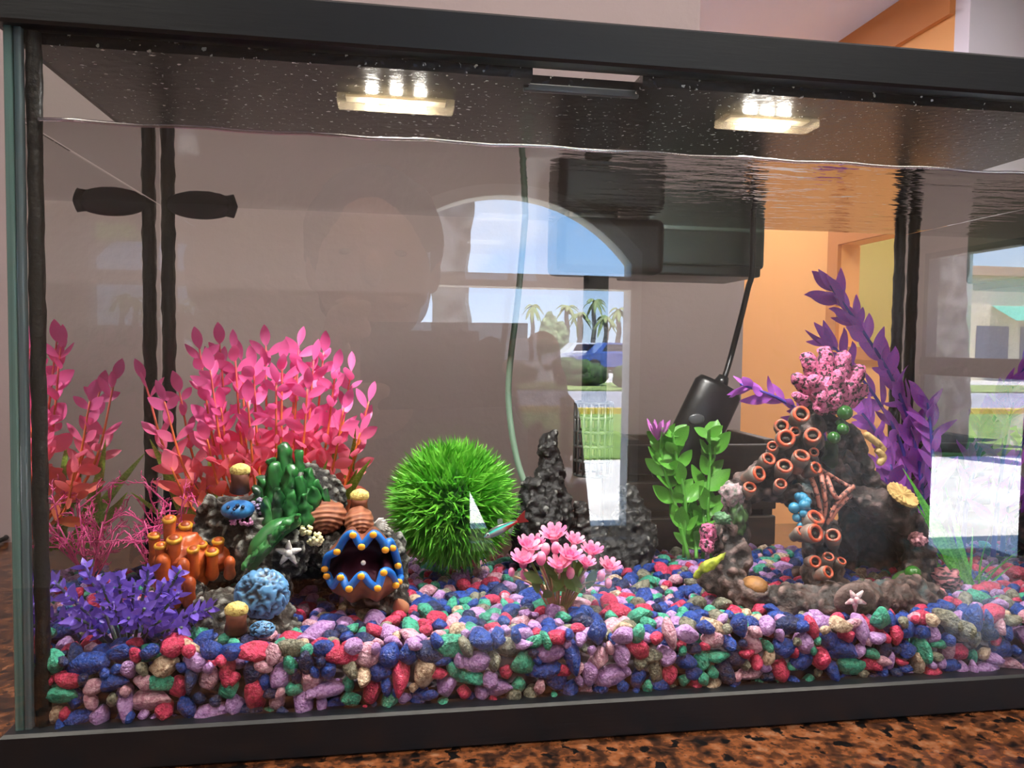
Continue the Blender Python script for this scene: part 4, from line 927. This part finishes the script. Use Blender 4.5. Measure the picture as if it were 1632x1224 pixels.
def fin(name, pts, col):
    f_ = MB(); P = [h0+fx*(x*FLn)+fz*(z*FLn) for x, z in pts]; n = len(P)
    f_.add([p+fy*.0002 for p in P]+[p-fy*.0002 for p in P], [tuple(range(n)), tuple(range(2*n-1, n-1, -1))]+[(i, (i+1) % n, n+(i+1) % n, n+i) for i in range(n)]); f_.build(name, col, fish, smooth=False)
m_fin = M('clear_fin', (150, 160, 160), .3, alpha=.45); m_tail = M('red_fin', (120, 26, 24), .4)
fin('tail_fin', [(.78, .04), (.9, .09), (1.04, .14), (.97, 0), (1.02, -.12), (.9, -.08), (.78, -.04)], m_tail)
fin('dorsal_fin', [(.38, .12), (.42, .22), (.52, .2), (.5, .1)], m_fin); fin('anal_fin', [(.52, -.1), (.56, -.2), (.68, -.1), (.68, -.06)], m_fin); fin('pelvic_fin', [(.34, -.12), (.38, -.2), (.44, -.14)], m_fin)
for s_ in (-1, 1):
    ey = MB().ell(h0+fx*.10*FLn+fy*(s_*.040*FLn)+fz*.02*FLn, (.001, .0006, .001), 2).build('eye', M('eye_silver', (190, 200, 200), .2), fish)
    MB().ell(h0+fx*.10*FLn+fy*(s_*.05*FLn)+fz*.02*FLn, (.0006, .0005, .0006), 2).build('pupil', M('eye_black', (6, 6, 6), .1), ey)

# ------------------------------------------------------------------ gravel
PCOL = [('royal_blue', (30, 70, 156), (20, 44, 108), 24, 'royal blue painted pebble in the gravel bed'), ('teal_green', (66, 168, 138), (40, 120, 100), 15, 'teal green painted pebble in the gravel bed'),
        ('raspberry', (204, 58, 96), (160, 38, 66), 15, 'raspberry red painted pebble in the gravel bed'), ('lilac', (184, 146, 200), (150, 104, 164), 20, 'lilac painted pebble in the gravel bed'),
        ('blush_pink', (212, 166, 182), (176, 116, 136), 9, 'blush pink pebble in the gravel bed'), ('stone_grey', (136, 134, 116), (84, 84, 70), 9, 'grey stone pebble in the gravel bed'), ('navy', (26, 44, 92), (16, 26, 56), 8, 'dark navy painted pebble in the gravel bed'), ('cream', (206, 182, 156), (150, 118, 96), 3, 'cream beige pebble in the gravel bed')]
PM = [M('pebble_'+n, c, .32, c2=d, ns=3.2, thr=(.45, .62), bump=.0016, bs=5.5, spec=.5, detail=7) for n, c, d, w, l in PCOL]
PM2 = [M('gravel_'+n, c, .32, c2=d, ns=600, thr=(.45, .62), bump=.0012, bs=1000, spec=.5, detail=5) for n, c, d, w, l in PCOL]
wts = [x[3] for x in PCOL]
shapes = []
for i in range(14):
    bm = bmesh.new(); bmesh.ops.create_icosphere(bm, subdivisions=3 if i < 10 else 2, radius=1); of = V((i*7.1, i*3.3, i)); sx, sy, sz = rnd(.75, 1.0), rnd(.9, 1.5), rnd(.6, .85)
    cuts = [(rv(1).normalized(), rnd(.55, .85)) for _ in range(10)]
    vs = []
    for v in bm.verts:
        p = v.co*(1+.20*noise.noise(v.co*1.1+of)+.06*noise.noise(v.co*3+of))
        for n_, h_ in cuts:
            e_ = p.dot(n_)-h_
            if e_ > 0: p = p-n_*e_*.8
        vs.append(V((p.x*sx, p.y*sy, p.z*sz)))
    bm.verts.index_update(); shapes.append((vs, [tuple(v.index for v in f.verts) for f in bm.faces])); bm.free()
GX0, GX1, GY0, GY1 = TX0+.006, TX1-.008, .0058, TY1-.006
cell = {}; pebs = []
def try_put(p, r_, sep=.82):
    kx, ky, kz = int(p.x/.012), int(p.y/.012), int(p.z/.012)
    for i in (-1, 0, 1):
        for j in (-1, 0, 1):
            for k in (-1, 0, 1):
                for (q, s_) in cell.get((kx+i, ky+j, kz+k), ()):
                    if (p-q).length < (r_+s_)*sep: return False
    cell.setdefault((kx, ky, kz), []).append((p, r_)); pebs.append((p, r_)); return True
for n_, ra, rb_ in ((400, .0046, .0058), (2500, .0036, .0047), (8000, .0026, .0037)):           # against the front glass
    for _ in range(n_):
        r_ = rnd(ra, rb_); x = rnd(GX0, GX1); z = rnd(.013, Hg(x, .008)); try_put(V((x, .0012+r_*.95+rnd(0, .002), z)), r_, .76)
for n_, ra, rb_ in ((700, .0045, .0058), (6000, .0034, .0047), (12000, .0026, .0036)):           # bed surface
    for _ in range(n_):
        r_ = rnd(ra, rb_); x = rnd(GX0, GX1); y = rnd(GY0+.002, GY1); try_put(V((x, y, Hg(x, y)-r_*.35-rnd(0, .003))), r_)
for _ in range(2500):                                                                            # against the left glass and second layer
    r_ = rnd(.0035, .005); x = rnd(GX0, GX1); y = rnd(GY0+.002, GY1); try_put(V((x, y, Hg(x, y)-.0085-rnd(0, .003))), r_)
def score(p): return (p[1]/max(.1, (p[0]-CP).dot(_f)))
fm_ = []
for i, (p, r_) in enumerate(pebs):
    d = p-CP; z = d.dot(_f); px = 816+F*d.dot(_r)/z; py = 612-F*d.dot(_u)/z
    top = p.z > Hg(p.x, p.y)-.008 or p.y < .010
    fm_.append((score((p, r_)) if (0 < px < 1632 and top) else 0, i))
big = set(i for s_, i in sorted(fm_, reverse=True)[:300])
bedm = MB().box((TX0+.003, .010, .006), (TX1-.006, TY1-.004, .022))
bedm.build('gravel_bed_bottom', M('bed_dark', (60, 52, 60), .9), tank, smooth=False)
pmesh = []
for k, (vs, fs) in enumerate(shapes[:10]):
    me = bpy.data.meshes.new('pebble'); me.from_pydata([tuple(v) for v in vs], [], fs); me.materials.append(PM[0]); me.polygons.foreach_set('use_smooth', [True]*len(fs)); me.update(); pmesh.append(me)
gs = MB()
from mathutils import Euler
LM = ((.045, 'the violet plant'), (.10, 'the brain coral'), (.145, 'the blue-lipped clam'), (.19, 'the grass ball'), (.24, 'the pink blossoms'), (.29, 'the black rock'), (.325, 'the arch foot'), (.37, 'the see-through arch'), (.42, 'the dark arch'), (.475, 'the grass tuft'), (.53, 'the glass corner'))
ASP = ['rounded', 'oblong', 'faceted', 'lumpy', 'blunt', 'slim', 'chunky', 'flattened', 'egg-shaped', 'wedge-like']
def peb_label(cn, i, p, r_):
    sz = 'large' if r_ > .0050 else 'medium' if r_ > .0042 else 'small'
    near = min(LM, key=lambda l: abs(l[0]-p.x))[1]
    if p.y < .0105: w_ = 'at the front glass foot below '+near if p.z < .025 else 'midway up the front glass below '+near if p.z < .037 else 'atop the front glass edge below '+near
    else: w_ = 'on the gravel just before '+near
    return ' '.join((sz, ASP[i % 10], cn, 'pebble', w_))
for i, (p, r_) in enumerate(pebs):
    ci = random.choices(range(len(PCOL)), wts)[0]; ro = Euler((rnd(-.6, .6), rnd(-.6, .6), rnd(0, 6.28)))
    if p.y < .012: ro = Euler((rnd(-.3, .3)+1.57*(random.random() < .5), rnd(0, 6.28), rnd(-.25, .25)+1.57))
    s_ = r_*1.2
    if i in big:
        o = bpy.data.objects.new('pebble', pmesh[i % 10]); COL.objects.link(o); o.location = p; o.rotation_euler = ro; o.scale = (s_, s_, s_)
        o.material_slots[0].link = 'OBJECT'; o.material_slots[0].material = PM[ci]
        tag(o, peb_label(PCOL[ci][0].replace('_', ' '), i, p, r_), 'pebble', PCOL[ci][0].replace('_', ' ')+' pebbles of the gravel bed')
    else:
        vs, fs = shapes[10+i % 4]; R3 = ro.to_matrix(); gs.add([p+R3 @ (v*s_) for v in vs], fs, mi=ci)
go = gs.build('gravel', PM2, org=(TX1/2, TY1/2, .02), fix=False)
tag(go, 'mixed coloured gravel filling the bottom of the fish tank', 'gravel', kind='stuff')
print('PEBBLES', len(pebs))
# ------------------------------------------------------------------ the photographer and the phone (mirrored in the front glass)
def cf(r_, u_, f_): return CP+_r*r_+_u*u_+_f*f_
ph = thing('smartphone', cf(.05, -.02, -.008), 'dark smartphone held sideways in both hands before the tank', 'phone')
def cbox(mb, a, b):
    vs = [cf(x, y, z) for x in (a[0], b[0]) for y in (a[1], b[1]) for z in (a[2], b[2])]
    return mb.add(vs, [(0, 1, 3, 2), (4, 6, 7, 5), (0, 4, 5, 1), (2, 3, 7, 6), (0, 2, 6, 4), (1, 5, 7, 3)])
m_ph = M('phone_black', (16, 16, 18), .25)
cbox(MB(), (-.024, -.056, -.0125), (.126, .02, -.0045)).build('phone_body', m_ph, ph, smooth=False)
cbox(MB(), (-.020, -.020, -.0045), (.014, .016, -.0032)).build('camera_bump', m_ph, ph, smooth=False)
cbox(MB(), (-.021, -.053, -.0131), (.123, .017, -.0125)).build('screen', M('phone_screen', (60, 66, 72), .1, emit=(120, 130, 140), es=.5), ph, smooth=False)
MB().lathe([(.0065, 0), (.0065, .0012), (.004, .0012)], cf(.006, -.01, -.0032), _f, 16).build('lens', M('lens_glass', (10, 12, 18), .05), ph)
per = thing('person', (.12, -1.22, FLOOR), 'photographer in dark clothes leaning forward with a raised phone', 'person')
bd = MB()
def limb(mb, pts, seg=14): mb.tube([p[0] for p in pts], [p[1] for p in pts], seg, roundcap=True)
PX = .12
hd = V((.128, -.74, .285))
bd.ell(hd, (.078, .098, .112), 4); bd.ell(hd+V((0, .035, -.055)), (.055, .06, .06), 3)                     # skull, jaw
bd.ell(hd+V((0, .105, -.015)), (.013, .02, .022), 2)                                                      # nose
for s_ in (-1, 1):
    bd.ell(hd+V((s_*.08, -.005, -.005)), (.012, .022, .032), 2)                                           # ears
    bd.ell(hd+V((s_*.03, .088, -.055)), (.02, .008, .006), 2)                                             # lips
limb(bd, [(hd+V((0, -.03, -.06)), .052), (V((PX, -.84, .13)), .056)])
limb(bd, [(V((PX, -.86, .10)), .10), (V((PX, -1.0, .04)), .135), (V((PX, -1.15, -.02)), .125), (V((PX, -1.24, -.08)), .145)], 20)
limb(bd, [(V((PX-.15, -.86, .09)), .065), (V((PX, -.88, .09)), .09), (V((PX+.15, -.86, .09)), .065)])
for s_ in (-1, 1):
    limb(bd, [(V((PX+s_*.09, -1.24, -.12)), .095), (V((PX+s_*.10, -1.19, -.33)), .08), (V((PX+s_*.10, -1.17, -.52)), .06), (V((PX+s_*.10, -1.22, -.70)), .052), (V((PX+s_*.10, -1.25, -.87)), .04)])
    limb(bd, [(V((PX+s_*.10, -1.27, -.90)), .045), (V((PX+s_*.11, -1.16, -.915)), .034), (V((PX+s_*.115, -1.05, -.922)), .024)])
hands = {}
for s_, sh, el, wr in ((1, V((.29, -.86, .085)), V((.37, -.62, -.13)), cf(.175, -.075, -.06)), (-1, V((-.05, -.86, .085)), V((-.12, -.62, -.12)), cf(-.075, -.075, -.06))):
    limb(bd, [(sh, .06), (sh.lerp(el, .5), .05), (el, .042)]); limb(bd, [(el, .042), (el.lerp(wr, .4), .038), (wr, .027)])
    c0 = (lambda r_, u_, f_: cf(.051+s_*r_, u_, f_))
    # palm beside the phone's end, four fingers over the back, thumb on the screen side
    limb(bd, [(wr, .027), (c0(.105, -.06, -.045), .028), (c0(.098, -.035, -.032), .026)])
    limb(bd, [(c0(.098, -.05, -.032), .022), (c0(.098, -.005, -.028), .018)])
    for k, (u_, ln) in enumerate(((-.060, .034), (-.042, .044), (-.023, .048), (-.004, .042))):
        r0 = .098; limb(bd, [(c0(r0, u_, -.030), .0105), (c0(r0-.004, u_+.002, .002-.010), .0095), (c0(r0-.012, u_+.003, .004), .009), (c0(r0-ln+.004, u_+.004, .0055), .0078)] if s_ > 0 or u_ < -.03 else
                         [(c0(r0, u_, -.030), .0105), (c0(r0-.004, u_+.030, -.012), .0095), (c0(r0-.010, u_+.034, -.004), .0085), (c0(r0-.026, u_+.036, -.004), .0078)], 10)
    limb(bd, [(c0(.098, -.055, -.045), .014), (c0(.080, -.030, -.034), .0115), (c0(.058, -.022, -.026), .0095)], 10)
m_skin = M('skin', (150, 104, 84), .5)
remeshed(bd, 'body', m_skin, per, .0042, (), 3)
cl_ = MB()
limb(cl_, [(V((PX, -.875, .10)), .112), (V((PX, -1.0, .04)), .15), (V((PX, -1.15, -.02)), .142), (V((PX, -1.24, -.09)), .158)], 20)
limb(cl_, [(V((PX-.16, -.86, .085)), .078), (V((PX, -.89, .09)), .10), (V((PX+.16, -.86, .085)), .078)])
for sh, el in ((V((.29, -.86, .085)), V((.37, -.62, -.13))), (V((-.05, -.86, .085)), V((-.12, -.62, -.12)))):
    limb(cl_, [(sh, .075), (sh.lerp(el, .5), .064), (sh.lerp(el, .8), .060)])
remeshed(cl_, 'shirt', M('dark_shirt', (40, 42, 50), .9), per, .008, (), 3)
tr_ = MB()
for s_ in (-1, 1):
    limb(tr_, [(V((PX+s_*.085, -1.25, -.12)), .112), (V((PX+s_*.10, -1.19, -.33)), .095), (V((PX+s_*.10, -1.17, -.52)), .075), (V((PX+s_*.10, -1.22, -.70)), .068), (V((PX+s_*.10, -1.25, -.85)), .06)])
remeshed(tr_, 'trousers', M('dark_trousers', (34, 36, 44), .9), per, .008, (), 3)
hr = MB(); hr.ell(hd+V((0, -.022, .035)), (.096, .10, .105), 4); hr.ell(hd+V((0, -.05, -.03)), (.08, .07, .08), 3)
remeshed(hr, 'hair', M('dark_hair', (36, 28, 24), .6), per, .005, (('CLOUDS', .03, .01),), 1)
for s_ in (-1, 1):
    MB().ell(hd+V((s_*.032, .083, .008)), (.011, .010, .005), 2).build('eye', M('eye_dark', (60, 50, 46), .2), per)
    MB().tube([V((PX+s_*.105, -1.29, -.925)), V((PX+s_*.11, -1.16, -.928)), V((PX+s_*.115, -1.02, -.930))], [.038, .042, .028], 14, flat=.5, roundcap=True).build('shoe', M('dark_shoe', (22, 22, 24), .6), per)

# ------------------------------------------------------------------ the street outside the windows
GZ = -1.0
def vm(px, py, Y):                                        # what the glass mirrors at that pixel lies as far on the other side
    p = at(px, py, Y); return V((p.x, -Y, p.z))
def slab(name, y0, y1, z, mt): return struct(MB().box((-60, y1, z-.1), (75, y0, z)).build(name, mt, smooth=False))
slab('pavement', YF-.12, -7.5, GZ, M('pale_concrete', (214, 210, 202), .8, c2=(196, 190, 182), ns=2))
slab('lawn', -7.5, -12.8, GZ+.02, M('lawn_grass', (122, 150, 66), .9, c2=(96, 126, 50), ns=3, bump=.02, bs=20))
slab('road', -12.8, -20.5, GZ-.02, M('asphalt', (150, 150, 154), .8, c2=(134, 134, 138), ns=1))
slab('verge', -20.5, -25, GZ+.02, M('verge_grass', (134, 152, 84), .9, c2=(108, 126, 60), ns=2))
slab('car_park', -25, -70, GZ, M('car_park_concrete', (190, 186, 178), .8, c2=(170, 166, 160), ns=1))
struct(MB().box((-60, -12.95, GZ), (75, -12.8, GZ+.12)).build('kerb', M('yellow_kerb', (230, 190, 70), .7), smooth=False))
def palm(x, y, h, r_, label, group=None, n=16, fl=1.6):
    t_ = thing('palm_tree', (x, y, GZ), label, 'tree', group)
    tk = MB(); N_ = int(14+h*3); pts = [V((x+.05*math.sin(i*.5), y, GZ+h*i/N_)) for i in range(N_+1)]
    tk.tube(pts, [r_*(1.15-.25*i/N_+.10*(i % 2)) for i in range(N_+1)], 12); tk.build('trunk', M('palm_bark', (150, 138, 126), .9, c2=(96, 86, 78), ns=6, thr=(.4, .6), bump=.03, bs=9), t_)
    top = pts[-1]; fm = MB()
    for k in range(n):
        an = k*2.4; el = rnd(-.5, 1.0); d = V((math.cos(an), math.sin(an), 0)); P = [top+d*fl*t*math.cos(el*.6)+V((0, 0, fl*(el*t-1.1*t*t))) for t in (0, .25, .5, .75, 1)]
        w = V((-math.sin(an), math.cos(an), 0)); vs = []
        for i, p in enumerate(P): ww = fl*.16*math.sin(math.pi*(.12+.8*i/4)); vs += [p-w*ww-V((0, 0, ww*.7)), p, p+w*ww-V((0, 0, ww*.7))]
        fm.add(vs, [(i*3+j, i*3+j+1, i*3+j+4, i*3+j+3) for i in range(4) for j in (0, 1)])
    fm.build('fronds', M('palm_green', (104, 128, 74), .7, c2=(140, 146, 92), ns=4), t_, fix=False)
p = vm(724, 400, 8.6); palm(p.x, p.y, 8.0, .19, 'tall grey palm trunk on the lawn outside the arched window', n=18, fl=2.2)
p = vm(1512, 480, 7.9); palm(p.x, p.y, 6.5, .20, 'rough palm trunk outside the narrow side window', n=18, fl=2.0)
for (px, hh, Y), lb in zip(((848, 4.6, 62), (903, 4.0, 52), (924, 3.4, 50), (946, 4.6, 54), (985, 3.8, 50), (1003, 4.4, 57), (965, 3.2, 48)), ('lone far palm before the pale round tree', 'far palm just behind the pale round tree', 'short far palm beside the white car', 'tall far palm behind the blue car', 'far palm behind the blue car tail', 'far palm by the arched window jamb', 'lowest far palm between the parked cars')):
    p = vm(px, 553, Y); palm(p.x, p.y, hh, .16, lb, 'palms across the road', 12, .95)
def bush(px, Y, w, h, label, col, group=None, nm='bush'):
    p = vm(px, 553, Y); b_ = MB()
    for i in range(9): b_.ell(V((p.x+rnd(-.6, .6)*w, p.y+rnd(-.4, .4)*w, GZ+h*rnd(.35, .62))), (w*rnd(.4, .6), w*rnd(.35, .5), h*rnd(.3, .42)), 3, fn=lambda q: 1+.16*noise.noise(q*5)+.1*noise.noise(q*11))
    b_.ell(V((p.x, p.y, GZ+h*.3)), (w*.8, w*.6, h*.32), 3, fn=lambda q: 1+.16*noise.noise(q*5))
    t_ = b_.build(nm, M('foliage_%d' % col[1], col, .9, c2=tuple(int(c*.6) for c in col), ns=5), org=(p.x, p.y, GZ)); tag(t_, label, 'bush' if nm == 'bush' else 'tree', group)
bush(882, 40, .8, 3.4, 'round pale green tree beyond the verge', (150, 164, 120), nm='tree')
bush(925, 23, .8, .9, 'low dark hedge on the verge across the road', (70, 96, 52)); bush(1000, 22.0, .55, .8, 'rounded low hedge at the verge end', (82, 104, 60)); bush(820, 24.0, .9, .8, 'long low hedge behind the hands', (78, 98, 58))
def car(px, Y, col, label):
    p = vm(px, 553, Y); t_ = thing('car', (p.x, p.y, GZ), label, 'car')
    prof_ = [(-2.1, .3), (-2.1, .8), (-1.3, .95), (-.8, 1.45), (.7, 1.45), (1.3, .98), (2.1, .85), (2.15, .3)]
    vs = [V((p.x+x, p.y+s_*.85*(1 if z < 1 else .8), GZ+z)) for s_ in (-1, 1) for x, z in prof_]; n = len(prof_)
    MB().add(vs, [tuple(range(n))[::-1], tuple(range(n, 2*n))]+[(i, (i+1) % n, n+(i+1) % n, n+i) for i in range(n)]).build('car_body', M('car_paint_%d' % col[2], col, .25, coat=.5), t_, smooth=False)
    for x in (-1.3, 1.3):
        for s_ in (-1, 1): MB().tube([(p.x+x, p.y+s_*.7, GZ+.33), (p.x+x, p.y+s_*.9, GZ+.33)], .33, 18).build('wheel', M('tyre', (24, 24, 26), .8), t_)
    for s_ in (-1, 1):
        w_ = [(-.95, 1.0), (-.7, 1.38), (.6, 1.38), (1.05, 1.0)]; MB().add([V((p.x+x, p.y+s_*.82, GZ+z)) for x, z in w_], [(0, 1, 2, 3)]).build('car_window', M('car_glass', (40, 50, 60), .1), t_, smooth=False, fix=False)
car(982, 36, (60, 90, 160), 'blue parked car across the road'); car(935, 38, (225, 225, 228), 'white parked car across the road')
p0 = vm(1545, 553, 30); p1 = vm(1720, 553, 30)
sf = thing('storefront', (p0.x, -30, GZ), 'cream storefront with teal awning across the road', 'building')
MB().box((p0.x-2, -36, GZ), (p1.x, -30, GZ+4.6)).build('wall', M('cream_wall', (224, 206, 176), .8), sf, smooth=False)
MB().box((p0.x-2.2, -36.1, GZ+4.6), (p1.x, -29.8, GZ+5.0)).build('parapet', M('peach_parapet', (226, 180, 150), .8), sf, smooth=False)
MB().add([(p0.x+1, -30, GZ+3.3), (p1.x, -30, GZ+3.3), (p1.x, -28.6, GZ+2.6), (p0.x+1, -28.6, GZ+2.6)], [(0, 1, 2, 3)]).build('awning', M('teal_awning', (60, 160, 140), .7), sf, smooth=False, fix=False)
for k in range(4):
    x = p0.x+.3+k*2.2; MB().box((x, -30.02, GZ+.3), (x+1.6, -29.97, GZ+2.4)).build('shop_window', M('shop_glass', (120, 60, 80) if k % 2 else (70, 90, 110), .2), sf, smooth=False)
pl = vm(1533, 553, 11); tag(MB().tube([(pl.x, pl.y, GZ), (pl.x, pl.y, GZ+7)], [.12, .09], 14).build('street_light_pole', M('pole_grey', (190, 194, 196), .5), org=(pl.x, pl.y, GZ)), 'pale grey street pole outside the narrow side window', 'pole')
